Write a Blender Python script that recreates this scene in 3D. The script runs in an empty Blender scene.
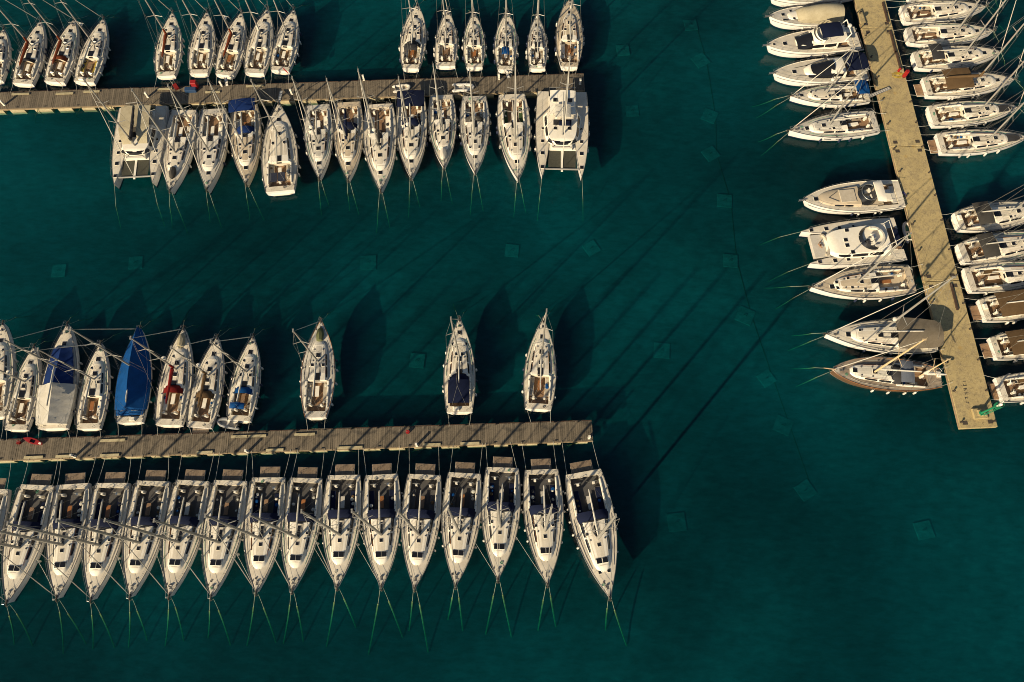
import bpy, math, random
from mathutils import Vector, Matrix
R = math.radians
rnd = random.Random(7)
scene = bpy.context.scene
C = scene.collection

# ------------------------------------------------------------------ camera, sky, sun, exposure
W, H = 1024, 682
FPX = 780.0                      # focal length in pixels
NADIR_Y = 620.0                  # image row of the point straight below the camera
CAM_Z = 98.0
TILT = math.atan((NADIR_Y - H / 2) / FPX)
cam_d = bpy.data.cameras.new('camera'); cam = bpy.data.objects.new('camera', cam_d); C.objects.link(cam)
cam.location = (0, 0, CAM_Z); cam.rotation_euler = (TILT, 0, 0)
cam_d.sensor_width = 36; cam_d.lens = FPX / W * 36; cam_d.clip_end = 3000; cam_d.clip_start = 0.5
scene.camera = cam

SUN_EL = 25.0
SHADOW_DIR = Vector((0.665, 0.747))          # where shadows fall on the ground
world = bpy.data.worlds.new('World'); scene.world = world; world.use_nodes = True
wn = world.node_tree; wn.nodes.clear()
sky = wn.nodes.new('ShaderNodeTexSky'); sky.sky_type = 'NISHITA'; sky.sun_disc = False
sky.sun_elevation = R(SUN_EL); sky.sun_rotation = math.atan2(-SHADOW_DIR.x, -SHADOW_DIR.y)
bg = wn.nodes.new('ShaderNodeBackground'); bg.inputs[1].default_value = 0.05
wo = wn.nodes.new('ShaderNodeOutputWorld')
wn.links.new(sky.outputs[0], bg.inputs[0]); wn.links.new(bg.outputs[0], wo.inputs[0])
sun_d = bpy.data.lights.new('sun', 'SUN'); sun_d.energy = 5.0; sun_d.angle = R(0.75); sun_d.color = (1.0, 0.83, 0.58)
sun = bpy.data.objects.new('sun', sun_d); C.objects.link(sun); sun.location = (-60, -60, 60)
ldir = Vector((SHADOW_DIR.x * math.cos(R(SUN_EL)), SHADOW_DIR.y * math.cos(R(SUN_EL)), -math.sin(R(SUN_EL))))
sun.rotation_euler = ldir.to_track_quat('-Z', 'Y').to_euler()
scene.view_settings.view_transform = 'Standard'; scene.view_settings.look = 'None'
scene.view_settings.exposure = 0.55; scene.view_settings.gamma = 1.0
scene.cycles.use_denoising = True; scene.cycles.filter_width = 0.95
scene.cycles.max_bounces = 6; scene.cycles.transparent_max_bounces = 12; scene.cycles.volume_bounces = 0
scene.cycles.caustics_reflective = False; scene.cycles.caustics_refractive = False

def G(x, y, h=0.0):
    """photo pixel -> point on the level plane at height h"""
    u, v = x - W / 2, H / 2 - y
    X = u; Y = v * math.cos(TILT) + FPX * math.sin(TILT); Z = v * math.sin(TILT) - FPX * math.cos(TILT)
    s = (CAM_Z - h) / -Z
    return Vector((X * s, Y * s, h))

# ------------------------------------------------------------------ materials
MATS = {}
def new_mat(name):
    m = bpy.data.materials.new(name); m.use_nodes = True
    MATS[name] = m
    return m, m.node_tree, m.node_tree.nodes['Principled BSDF']
def N(nt, t, **kw):
    n = nt.nodes.new(t)
    for k, v in kw.items(): setattr(n, k, v)
    return n
def mixc(nt, fac, a, b, mode='MIX'):
    m = N(nt, 'ShaderNodeMix', data_type='RGBA', blend_type=mode)
    for sock, val in ((m.inputs[0], fac), (m.inputs[6], a), (m.inputs[7], b)):
        if hasattr(val, 'links'): nt.links.new(val, sock)
        elif isinstance(val, (int, float)): sock.default_value = val
        else: sock.default_value = (*val, 1)
    return m.outputs[2]
def noise(nt, scale, detail=4, rough=.6, vec=None):
    n = N(nt, 'ShaderNodeTexNoise'); n.inputs['Scale'].default_value = scale
    n.inputs['Detail'].default_value = detail; n.inputs['Roughness'].default_value = rough
    if vec is not None: nt.links.new(vec, n.inputs['Vector'])
    return n
def ramp(nt, src, stops):
    r = N(nt, 'ShaderNodeValToRGB'); nt.links.new(src, r.inputs[0])
    e = r.color_ramp.elements
    while len(e) < len(stops): e.new(.5)
    for el, (p, c) in zip(e, stops): el.position = p; el.color = (c, c, c, 1) if isinstance(c, (int, float)) else (*c, 1)
    return r.outputs[0]
def geo_pos(nt): return N(nt, 'ShaderNodeNewGeometry').outputs['Position']

def simple(name, col, rough=.5, dirt=.25, scale=1.2, metal=0.0, bump=0.0, vary=.12, spec=.5):
    """weathered paint / cloth / metal: two scales of dirt, a little tone change from piece to piece"""
    m, nt, b = new_mat(name)
    p = geo_pos(nt)
    n1 = noise(nt, scale, 5, .65, p); n2 = noise(nt, scale * 7, 3, .6, p)
    f = N(nt, 'ShaderNodeMath', operation='MULTIPLY_ADD'); nt.links.new(n1.outputs[0], f.inputs[0]); f.inputs[1].default_value = .65
    g = N(nt, 'ShaderNodeMath', operation='MULTIPLY'); nt.links.new(n2.outputs[0], g.inputs[0]); g.inputs[1].default_value = .35
    nt.links.new(g.outputs[0], f.inputs[2])
    fac = ramp(nt, f.outputs[0], [(.35, 0.0), (.7, 1.0)])
    dark = tuple(c * (1 - dirt) * t for c, t in zip(col, (1, .97, .9)))
    c1 = mixc(nt, fac, col, dark)
    oi = N(nt, 'ShaderNodeObjectInfo')
    mr = N(nt, 'ShaderNodeMapRange'); nt.links.new(oi.outputs['Random'], mr.inputs[0])
    mr.inputs[3].default_value = 1 - vary; mr.inputs[4].default_value = 1 + vary * .4
    hsv = N(nt, 'ShaderNodeHueSaturation'); nt.links.new(c1, hsv.inputs['Color']); nt.links.new(mr.outputs[0], hsv.inputs['Value'])
    nt.links.new(hsv.outputs[0], b.inputs['Base Color'])
    b.inputs['Roughness'].default_value = rough; b.inputs['Metallic'].default_value = metal
    b.inputs['Specular IOR Level'].default_value = spec
    if bump:
        bp = N(nt, 'ShaderNodeBump'); bp.inputs['Strength'].default_value = bump; bp.inputs['Distance'].default_value = .03
        nt.links.new(n2.outputs[0], bp.inputs['Height']); nt.links.new(bp.outputs[0], b.inputs['Normal'])
    return m

simple('gel_white', (.86, .81, .69), .28, .16, .7, vary=.06)
simple('deck_cream', (.71, .645, .52), .6, .26, .9, vary=.08)
simple('deck_grey', (.57, .535, .46), .65, .28, .9, vary=.08)
simple('deck_sand', (.55, .46, .33), .65, .22, .9, vary=.08)
simple('cushion', (.50, .44, .34), .85, .25, 2.0)
simple('acrylic', (.012, .013, .016), .12, .2, 1.0, vary=.1)
simple('alloy', (.33, .32, .29), .45, .2, .6, metal=.2, vary=.05)
simple('alloy_dark', (.16, .16, .16), .4, .2, .6, metal=.4)
simple('steel', (.42, .42, .40), .35, .1, 1, metal=.8)
simple('wire', (.26, .26, .24), .45, .1, 1, metal=.3)
simple('rope_white', (.55, .55, .48), .9, .3, 2)
simple('rope_pale', (.36, .40, .30), .9, .3, 2)
simple('rope_weedy', (.19, .30, .12), .95, .4, 3)
simple('rope_green', (.10, .34, .20), .9, .4, 2)
simple('rope_dark', (.06, .06, .07), .9, .3, 2)
simple('rubber', (.03, .03, .032), .6, .3, 2)
simple('navy', (.008, .013, .038), .85, .3, 1.2, bump=.3, spec=.12)
simple('blue', (.004, .065, .23), .8, .3, 1.0, bump=.4, spec=.12)
simple('deep_blue', (.008, .028, .12), .85, .3, 1.2, bump=.3, spec=.12)
simple('red', (.22, .018, .016), .8, .3, 1.2, bump=.3, spec=.12)
simple('rust', (.22, .055, .022), .85, .35, 1.5, bump=.3, spec=.12)
simple('bright_red', (.33, .012, .012), .5, .2, 2)
simple('brown_canvas', (.135, .085, .042), .9, .3, 1.0, bump=.4, spec=.12)
simple('tan_canvas', (.43, .38, .26), .9, .28, .8, bump=.4, spec=.12)
simple('white_canvas', (.62, .59, .51), .9, .22, .9, bump=.4, spec=.12)
simple('grey_canvas', (.075, .07, .062), .9, .3, 1.0, bump=.4, spec=.12)
simple('charcoal_canvas', (.045, .045, .048), .9, .3, 1.0, bump=.4, spec=.12)
simple('sail_grey', (.30, .29, .26), .9, .2, 1)
simple('fender_white', (.66, .64, .58), .5, .3, 3)
simple('fender_navy', (.02, .03, .07), .5, .3, 3)
simple('olive_canvas', (.14, .15, .07), .9, .3, 1.2, bump=.3, spec=.12)
simple('net', (.085, .085, .065), .9, .4, 6, bump=.5, spec=.12)
simple('varnish', (.33, .135, .045), .35, .3, 2.5)
simple('spruce', (.62, .47, .27), .45, .2, 1.2)
simple('green_paint', (.012, .21, .10), .5, .25, 2)
simple('yellow_plastic', (.50, .36, .04), .6, .3, 2)
simple('blue_plastic', (.025, .065, .15), .5, .3, 2)
simple('timber_dark', (.075, .042, .024), .8, .35, 2)
simple('iron', (.07, .055, .04), .6, .4, 3)
simple('float_cream', (.52, .45, .27), .85, .4, 1.4, bump=.3)
simple('paint_black', (.05, .048, .045), .8, .4, 4)
simple('block_pale', (.24, .28, .26), .95, .45, 1.5, bump=.5)
simple('weed', (.035, .075, .02), .95, .5, 3)
simple('green_inflatable', (.05, .20, .14), .6, .25, 2)
simple('grey_inflatable', (.28, .29, .29), .6, .25, 2)
simple('purple', (.11, .09, .22), .5, .3, 2)

simple('charcoal_sole', (.075, .072, .07), .8, .3, 1.5)
simple('awning_taupe', (.21, .175, .125), .9, .3, 1.0, bump=.4, spec=.12)
simple('grey_blue', (.15, .17, .21), .9, .3, 1.0, bump=.4, spec=.12)
simple('timber_pale', (.33, .25, .15), .85, .4, 1.5)

def m_hull(name, top, stripe, below=(.02, .025, .05)):
    m, nt, b = new_mat(name)
    tc = N(nt, 'ShaderNodeTexCoord'); sx = N(nt, 'ShaderNodeSeparateXYZ'); nt.links.new(tc.outputs['Object'], sx.inputs[0])
    n = noise(nt, .8, 5, .6, geo_pos(nt))
    c0 = mixc(nt, ramp(nt, n.outputs[0], [(.4, 0), (.75, 1)]), top, tuple(c * .82 for c in top))
    def step(z):
        s = N(nt, 'ShaderNodeMath', operation='GREATER_THAN'); nt.links.new(sx.outputs[2], s.inputs[0]); s.inputs[1].default_value = z
        return s.outputs[0]
    c1 = mixc(nt, step(.10), below, stripe)
    c2 = mixc(nt, step(.24), c1, c0)
    nt.links.new(c2, b.inputs['Base Color']); b.inputs['Roughness'].default_value = .25
m_hull('hull_white', (.78, .75, .69), (.03, .05, .12))
m_hull('hull_white_red', (.76, .73, .66), (.20, .02, .02))
m_hull('hull_cream', (.70, .62, .45), (.05, .05, .05))
m_hull('hull_wood', (.13, .075, .04), (.4, .36, .28))

def m_planks(name, a, bcol, axis, width, rough=.7, groove=.35):
    """laid boards: tone changes board by board, grain along the board"""
    m, nt, b = new_mat(name)
    tc = N(nt, 'ShaderNodeTexCoord'); sx = N(nt, 'ShaderNodeSeparateXYZ'); nt.links.new(tc.outputs['Object'], sx.inputs[0])
    d = N(nt, 'ShaderNodeMath', operation='DIVIDE'); nt.links.new(sx.outputs[axis], d.inputs[0]); d.inputs[1].default_value = width
    fl = N(nt, 'ShaderNodeMath', operation='FLOOR'); nt.links.new(d.outputs[0], fl.inputs[0])
    wn_ = N(nt, 'ShaderNodeTexWhiteNoise', noise_dimensions='1D'); nt.links.new(fl.outputs[0], wn_.inputs['W'])
    n = noise(nt, .35, 5, .65, geo_pos(nt)); n2 = noise(nt, 5, 3, .6, geo_pos(nt))
    c0 = mixc(nt, wn_.outputs[0], a, bcol)
    c1 = mixc(nt, ramp(nt, n.outputs[0], [(.35, 0), (.7, .55)]), c0, tuple(c * .55 for c in a))
    c2 = mixc(nt, ramp(nt, n2.outputs[0], [(.45, 0), (.75, .4)]), c1, tuple(c * 1.25 for c in bcol))
    fr = N(nt, 'ShaderNodeMath', operation='FRACT'); nt.links.new(d.outputs[0], fr.inputs[0])
    seam = ramp(nt, fr.outputs[0], [(0, 1), (groove * .3, 0)])
    c3 = mixc(nt, seam, c2, tuple(c * .35 for c in a))
    nt.links.new(c3, b.inputs['Base Color']); b.inputs['Roughness'].default_value = rough
m_planks('teak', (.22, .125, .062), (.30, .185, .10), 0, .09)
m_planks('teak_grey', (.27, .21, .15), (.36, .29, .21), 0, .09)
m_planks('teak_mid', (.17, .12, .075), (.26, .19, .125), 0, .11)
m_planks('pier_boards', (.10, .082, .056), (.205, .165, .112), 0, .275, .85, .0001)

def m_concrete():
    m, nt, b = new_mat('pier_concrete')
    p = geo_pos(nt)
    n1 = noise(nt, .16, 6, .7, p); n2 = noise(nt, 1.3, 5, .65, p); n3 = noise(nt, 9, 3, .6, p)
    c = mixc(nt, ramp(nt, n1.outputs[0], [(.35, 0), (.68, 1)]), (.47, .365, .165), (.34, .26, .115))
    c = mixc(nt, ramp(nt, n2.outputs[0], [(.46, 0), (.66, .8)]), c, (.25, .195, .105))
    c = mixc(nt, ramp(nt, n3.outputs[0], [(.48, 0), (.70, .8)]), c, (.50, .41, .22))
    n4 = noise(nt, 3.2, 6, .8, p); c = mixc(nt, ramp(nt, n4.outputs[0], [(.52, 0), (.66, .75)]), c, (.16, .125, .07))
    v = N(nt, 'ShaderNodeTexVoronoi'); v.inputs['Scale'].default_value = .33; nt.links.new(p, v.inputs['Vector'])
    c = mixc(nt, ramp(nt, v.outputs['Distance'], [(.0, .7), (.13, .0)]), c, (.40, .25, .06))
    nt.links.new(c, b.inputs['Base Color']); b.inputs['Roughness'].default_value = .9
    bp = N(nt, 'ShaderNodeBump'); bp.inputs['Strength'].default_value = .35; bp.inputs['Distance'].default_value = .04
    nt.links.new(n3.outputs[0], bp.inputs['Height']); nt.links.new(bp.outputs[0], b.inputs['Normal'])
m_concrete()

def m_solar():
    m, nt, b = new_mat('solar')
    tc = N(nt, 'ShaderNodeTexCoord'); br = N(nt, 'ShaderNodeTexBrick'); nt.links.new(tc.outputs['Object'], br.inputs[0])
    br.inputs['Scale'].default_value = 4; br.inputs[1].default_value = (.01, .013, .03, 1); br.inputs[2].default_value = (.012, .016, .035, 1)
    br.inputs[3].default_value = (.12, .12, .12, 1); br.inputs['Mortar Size'].default_value = .02
    nt.links.new(br.outputs[0], b.inputs['Base Color']); b.inputs['Roughness'].default_value = .12
m_solar()

def m_water():
    m = bpy.data.materials.new('sea_water'); m.use_nodes = True; MATS['sea_water'] = m
    nt = m.node_tree; nt.nodes.clear()
    out = N(nt, 'ShaderNodeOutputMaterial')
    p = geo_pos(nt)
    n1 = noise(nt, .55, 5, .6, p); n2 = noise(nt, 2.6, 3, .55, p)
    ad = N(nt, 'ShaderNodeMath', operation='MULTIPLY_ADD'); nt.links.new(n2.outputs[0], ad.inputs[0]); ad.inputs[1].default_value = .28
    nt.links.new(n1.outputs[0], ad.inputs[2])
    bp = N(nt, 'ShaderNodeBump'); bp.inputs['Strength'].default_value = .5; bp.inputs['Distance'].default_value = .25
    nt.links.new(ad.outputs[0], bp.inputs['Height'])
    gl = N(nt, 'ShaderNodeBsdfGlossy'); gl.inputs['Roughness'].default_value = .12
    nt.links.new(bp.outputs[0], gl.inputs['Normal'])
    fr = N(nt, 'ShaderNodeFresnel'); fr.inputs['IOR'].default_value = 1.33; nt.links.new(bp.outputs[0], fr.inputs['Normal'])
    tr = N(nt, 'ShaderNodeBsdfTransparent')      # ripple light and shade put into the transparent tint: broad patches and fine wavelets
    nA = noise(nt, .028, 4, .55, p); mp = N(nt, 'ShaderNodeMapping'); nt.links.new(p, mp.inputs[0]); mp.inputs['Rotation'].default_value = (0, 0, .6); mp.inputs['Scale'].default_value = (.55, 1.5, 1)
    nB = noise(nt, .9, 4, .7, mp.outputs[0])
    fa = ramp(nt, nA.outputs[0], [(.36, .66), (.60, 1.0)]); fb_ = ramp(nt, nB.outputs[0], [(.34, .74), (.66, 1.0)])
    nt.links.new(mixc(nt, 1.0, fa, fb_, 'MULTIPLY'), tr.inputs[0])
    mx = N(nt, 'ShaderNodeMixShader')
    gb = N(nt, 'ShaderNodeNewGeometry'); om = N(nt, 'ShaderNodeMath', operation='SUBTRACT'); om.inputs[0].default_value = 1; nt.links.new(gb.outputs['Backfacing'], om.inputs[1])
    ml = N(nt, 'ShaderNodeMath', operation='MULTIPLY'); nt.links.new(om.outputs[0], ml.inputs[0]); nt.links.new(fr.outputs[0], ml.inputs[1])   # mirror on the air side only
    nt.links.new(ml.outputs[0], mx.inputs[0]); nt.links.new(tr.outputs[0], mx.inputs[1]); nt.links.new(gl.outputs[0], mx.inputs[2])
    nt.links.new(mx.outputs[0], out.inputs['Surface'])
    vs = N(nt, 'ShaderNodeVolumeScatter'); vs.inputs['Color'].default_value = (.01, .84, 1.0, 1); vs.inputs['Density'].default_value = .033
    va = N(nt, 'ShaderNodeVolumeAbsorption'); va.inputs['Color'].default_value = (.0, .77, .795, 1); va.inputs['Density'].default_value = .66
    a = N(nt, 'ShaderNodeAddShader'); nt.links.new(vs.outputs[0], a.inputs[0]); nt.links.new(va.outputs[0], a.inputs[1])
    nt.links.new(a.outputs[0], out.inputs['Volume'])
m_water()
def m_seabed():
    m, nt, b = new_mat('sea_floor')
    p = geo_pos(nt)
    n1 = noise(nt, .035, 5, .65, p); n2 = noise(nt, .5, 5, .6, p)
    c = mixc(nt, ramp(nt, n1.outputs[0], [(.35, 0), (.65, 1)]), (.165, .178, .175), (.075, .085, .086))
    c = mixc(nt, ramp(nt, n2.outputs[0], [(.45, 0), (.75, .7)]), c, (.06, .07, .066))
    nt.links.new(c, b.inputs['Base Color']); b.inputs['Roughness'].default_value = 1
m_seabed()

# ------------------------------------------------------------------ mesh helpers
class MB:
    def __init__(s): s.v = []; s.f = []; s.m = []
    def add(s, vs, fs, mi=0):
        o = len(s.v); s.v += [tuple(v) for v in vs]; s.f += [tuple(i + o for i in f) for f in fs]; s.m += [mi] * len(fs)
        return s
    def box(s, cx, cy, z0, w, d, h, mi=0, bev=0.0):
        x0, x1, y0, y1 = cx - w / 2, cx + w / 2, cy - d / 2, cy + d / 2
        return s.prism([(x0, y0), (x1, y0), (x1, y1), (x0, y1)], z0, z0 + h, mi, bev)
    def prism(s, pts, z0, z1, mi=0, bev=0.0):
        n = len(pts)
        cx = sum(p[0] for p in pts) / n; cy = sum(p[1] for p in pts) / n
        rings = [(0, z0), (0, z1)] if not bev else [(0, z0), (0, z1 - bev), (bev, z1)]
        vs = []
        for ins, z in rings:
            for p in pts:
                dx, dy = p[0] - cx, p[1] - cy; l = math.hypot(dx, dy) or 1
                k = max(0, 1 - ins * 1.3 / l)
                vs.append((cx + dx * k, cy + dy * k, z))
        fs = [tuple(range(n - 1, -1, -1)), tuple(range((len(rings) - 1) * n, len(rings) * n))]
        for r in range(len(rings) - 1):
            for i in range(n):
                j = (i + 1) % n
                fs.append((r * n + i, r * n + j, (r + 1) * n + j, (r + 1) * n + i))
        return s.add(vs, fs, mi)
    def tube(s, pts, r, n=6, mi=0, cap=True):
        pts = [Vector(p) for p in pts]; k = len(pts)
        rr = r if isinstance(r, (list, tuple)) else [r] * k
        vs = []; fs = []
        prev = None
        for i, p in enumerate(pts):
            t = (pts[min(i + 1, k - 1)] - pts[max(i - 1, 0)])
            if t.length < 1e-9: t = Vector((0, 0, 1))
            t.normalize()
            a = Vector((0, 0, 1)) if abs(t.z) < .9 else Vector((1, 0, 0))
            if prev is not None: a = prev
            u = t.cross(a); u.normalize(); w = u.cross(t); prev = w
            for q in range(n):
                an = 2 * math.pi * q / n
                vs.append(p + (u * math.cos(an) + w * math.sin(an)) * rr[i])
        for i in range(k - 1):
            for q in range(n):
                q2 = (q + 1) % n
                fs.append((i * n + q, i * n + q2, (i + 1) * n + q2, (i + 1) * n + q))
        if cap: fs.append(tuple(range(n - 1, -1, -1))); fs.append(tuple(range((k - 1) * n, k * n)))
        return s.add(vs, fs, mi)
    def grid(s, rows, mi=0, flip=False):
        nr, nc = len(rows), len(rows[0]); vs = [p for r in rows for p in r]; fs = []
        for i in range(nr - 1):
            for j in range(nc - 1):
                q = (i * nc + j, i * nc + j + 1, (i + 1) * nc + j + 1, (i + 1) * nc + j)
                fs.append(q[::-1] if flip else q)
        return s.add(vs, fs, mi)
    def mesh(s, name, mats, smooth=False):
        me = bpy.data.meshes.new(name); me.from_pydata(s.v, [], s.f); me.update()
        for k in (mats if isinstance(mats, (list, tuple)) else [mats]): me.materials.append(MATS[k])
        if len(me.materials) > 1: me.polygons.foreach_set('material_index', s.m)
        if smooth:
            me.polygons.foreach_set('use_smooth', [True] * len(me.polygons))
            try: me.set_sharp_from_angle(angle=R(40))
            except Exception: pass
        return me

def link(name, me, parent=None, loc=(0, 0, 0), rz=0.0, **props):
    o = bpy.data.objects.new(name, me); C.objects.link(o); o.location = loc; o.rotation_euler = (0, 0, rz)
    if parent is not None: o.parent = parent
    for k, v in props.items(): o[k] = v
    return o
def part(name, mb, mats, parent, smooth=False, loc=(0, 0, 0), rz=0.0, **props):
    return link(name, mb.mesh(name, mats, smooth), parent, loc, rz, **props)
def thing(name, label, cat, loc, rz=0.0, group=None, kind=None):
    o = link(name, None, None, loc, rz, label=label, category=cat); o.empty_display_size = .5
    if group: o['group'] = group
    if kind: o['kind'] = kind
    return o
CACHE = {}
def cached(key, fn):
    if key not in CACHE: CACHE[key] = fn()
    return CACHE[key]
def arc(n, a0=0, a1=2 * math.pi): return [a0 + (a1 - a0) * i / n for i in range(n + 1)]

# shared small pieces ---------------------------------------------------------
def hatch_me(w, d):
    def f():
        w_, d_ = w * 1.12, d * 1.12; m = MB(); m.box(0, 0, 0, w_ + .07, d_ + .07, .035, 0, .012); m.box(0, 0, .035, w_, d_, .02, 1, .01)
        return m.mesh('hatch', ['gel_white', 'acrylic'])
    return cached(('hatch', round(w, 2), round(d, 2)), f)
def fender_me(mat):
    def f():
        m = MB(); m.tube([(0, 0, -.42), (0, 0, -.38), (0, 0, -.28), (0, 0, .28), (0, 0, .38), (0, 0, .42)], [.03, .09, .14, .14, .09, .03], 8)
        m.tube([(0, 0, .42), (0, 0, .85)], .012, 4)
        return m.mesh('fender', mat, True)
    return cached(('fender', mat), f)
def wheel_me():
    def f():
        m = MB(); r = .45
        m.tube([(r * math.cos(a), 0, r * math.sin(a)) for a in arc(16)], .022, 5, cap=False)
        for k in range(5):
            a = 2 * math.pi * k / 5; m.tube([(0, 0, 0), (r * math.cos(a), 0, r * math.sin(a))], .012, 4)
        m.box(0, .12, -.75, .28, .26, .85, 1, .03)
        return m.mesh('steering_wheel', ['steel', 'gel_white'])
    return cached('wheel', f)
def winch_me():
    def f():
        m = MB(); m.tube([(0, 0, 0), (0, 0, .05), (0, 0, .06), (0, 0, .17), (0, 0, .19)], [.10, .10, .07, .09, .05], 8)
        return m.mesh('winch', 'steel', True)
    return cached('winch', f)

# ------------------------------------------------------------------ hull form
class Form:
    """length L, beam B, stern width ratio sw, station of greatest beam tm"""
    def __init__(s, L, B, sw=.8, tm=.38, p=2.0, q=.95, fb=1.1, rise=.38, rake=.3):
        s.L, s.B, s.sw, s.tm, s.p, s.q, s.fb, s.rise, s.rake = L, B, sw, tm, p, q, fb, rise, rake
    def y(s, t): return (t - .5) * s.L
    def t(s, y): return y / s.L + .5
    def b(s, t):
        t = min(max(t, 0), 1)
        if t < s.tm: f = 1 - (1 - s.sw) * ((s.tm - t) / s.tm) ** 2
        else: f = max(0, 1 - ((t - s.tm) / (1 - s.tm)) ** s.p) ** s.q
        return max(s.B / 2 * f, .035)
    def z(s, t): return s.fb * (1 + s.rise * max(t, 0) ** 1.8)
    def deck(s, x, t):
        b = s.b(t); return s.z(t) + .05 * (1 - min(1, (x / b) ** 2)) * s.B / 4

def hull_mesh(F, mat, n=26, x0=0.0, draft=.55):
    m = MB(); rows = []
    for i in range(n + 1):
        t = i / n; t = 1 - (1 - t) ** 1.25
        b, z, y = F.b(t), F.z(t), F.y(t)
        fr = max(0, (t - .75) / .25) ** 2
        k = F.rake * fr
        dr = draft * (1 - .5 * fr) * (.55 + .45 * min(1, t / .3))
        prof = [(b, z, 0), (b * .985, z * .62, k * .35), (b * (.95 - .1 * fr), z * .28, k * .7), (b * (.86 - .2 * fr), .0, k), (b * (.6 - .2 * fr), -dr * .6, k * 1.3), (0, -dr, k * 1.6)]
        pts = [(x0 - px, y - dy, pz) for px, pz, dy in prof] + [(x0 + px, y - dy, pz) for px, pz, dy in prof[-2::-1]]
        rows.append(pts)
    m.grid(rows, flip=True)
    m.add(rows[0], [tuple(range(len(rows[0])))])
    return m.mesh('hull', mat, True)

def deck_mesh(F, mat, well=None, sole_mat='teak', n=26, x0=0.0, depth=.55):
    """deck sheet with an optional sunk cockpit well (t0, t1, halfwidth0, halfwidth1)"""
    m = MB()
    ts = sorted(set([1 - (1 - i / n) ** 1.25 for i in range(n + 1)]))
    if well:
        t0, t1, w0, w1 = well
        ts = sorted([t for t in ts if abs(t - t0) > .012 and abs(t - t1) > .012] + [t0, t1])
        wf = lambda t: w0 + (w1 - w0) * (t - t0) / (t1 - t0)
    def row(t, w=None):
        b = F.b(t); w = min(b * .55, 9) if w is None else w
        xs = [-b, -w - (b - w) * .5, -w, -w * .5, 0, w * .5, w, w + (b - w) * .5, b]
        return [(x0 + x, F.y(t), F.deck(x, t)) for x in xs]
    for a, c in zip(ts[:-1], ts[1:]):
        inw = well and a >= t0 - 1e-6 and c <= t1 + 1e-6
        ra = row(a, wf(min(max(a, t0), t1)) if well and a < t1 + .03 else None)
        rc = row(c, wf(min(max(c, t0), t1)) if well and c < t1 + .03 else None)
        if not inw: m.grid([ra, rc])
        else:
            m.grid([ra[:3], rc[:3]]); m.grid([ra[6:], rc[6:]])
            za = lambda p: (p[0], p[1], F.z(t0) - depth)
            m.grid([[ra[2], za(ra[2])], [rc[2], za(rc[2])]]); m.grid([[za(ra[6]), ra[6]], [za(rc[6]), rc[6]]])
            m.grid([[za(ra[2]), za(ra[6])], [za(rc[2]), za(rc[6])]], 1)
            if abs(a - t0) < 1e-6: m.add([ra[2], ra[6], za(ra[6]), za(ra[2])], [(0, 1, 2, 3)])
            if abs(c - t1) < 1e-6: m.add([rc[2], rc[6], za(rc[6]), za(rc[2])], [(3, 2, 1, 0)])
    return m.mesh('deck', [mat, sole_mat])

class Cabin:
    """low rounded trunk cabin between stations t0..t1"""
    def __init__(s, F, t0, t1, w0, w1, h0, h1, nose=.5, x0=0.0, slope=.84, aftz=0.0):
        s.F, s.t0, s.t1, s.w0, s.w1, s.h0, s.h1, s.nose, s.x0, s.slope = F, t0, t1, w0, w1, h0, h1, nose, x0, slope
    def w(s, t):
        u = (t - s.t0) / (s.t1 - s.t0); w = s.w0 + (s.w1 - s.w0) * u ** 1.3
        e = max(0, (u - (1 - s.nose)) / s.nose)
        w *= math.sqrt(max(0, 1 - (e * .93) ** 3.2))
        return min(w, s.F.b(t) - .28)
    def h(s, t):
        u = (t - s.t0) / (s.t1 - s.t0); h = s.h0 + (s.h1 - s.h0) * u
        return h * (1 - max(0, (u - .86) / .14) ** 2 * .85)
    def prof(s, t, off=0.0):
        w, h = max(s.w(t), .05), s.h(t); zd = s.F.deck(w, t) - .03
        out = [(-w - off, 0), (-w * (s.slope + .08) - off, h * .62), (-w * s.slope, h), (-w * .45, h + .06), (0, h + .08)]
        return [(s.x0 + x, s.F.y(t), zd + .03 * (z == 0) * 0 + z) for x, z in out] + [(s.x0 - x, s.F.y(t), zd + z) for x, z in out[-2::-1]]
    def top(s, x, t):
        x = abs(x); w, h = max(s.w(t), .05), s.h(t)
        if t < s.t0 or t > s.t1 or x > w: return None
        zd = s.F.deck(w, t) - .03
        return zd + (h + .08 - .08 * min(1, x / (w * s.slope)) ** 2 if x < w * s.slope else h * (w - x) / (w * (1 - s.slope)))
    def mesh(s, mat, n=16):
        m = MB(); rows = [s.prof(s.t0 + (s.t1 - s.t0) * i / n) for i in range(n + 1)]
        m.grid(rows); k = len(rows[0])
        m.add(rows[0], [tuple(range(k))]); m.add(rows[-1], [tuple(range(k - 1, -1, -1))])
        return m.mesh('cabin', mat, True)
    def windows(s, parent, spans, mat='acrylic', lo=.2, hi=.85):
        for ta, tb in spans:
            for sd in (-1, 1):
                m = MB(); rows = []
                for i in range(6):
                    t = ta + (tb - ta) * i / 5; p = s.prof(t, .012)
                    a, b, c = Vector(p[0]), Vector(p[1]), Vector(p[2])
                    taper = .25 * abs(i - 2.5) / 2.5
                    def at(u):
                        q = a.lerp(b, u / .62) if u < .62 else b.lerp(c, (u - .62) / .38)
                        return q
                    A_, B_ = at(lo + taper * .3), at(hi - taper * .3)
                    r = []
                    for q in (A_, B_):
                        x = q.x - s.x0 - .014
                        r.append((s.x0 + (x if sd < 0 else -x), q.y, q.z + .012))
                    rows.append(r)
                m.grid(rows, flip=(sd > 0))
                part('window', m, mat, parent)

def put(parent, me, name, x, y, z, rz=0.0): return link(name, me, parent, (x, y, z), rz)

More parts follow.
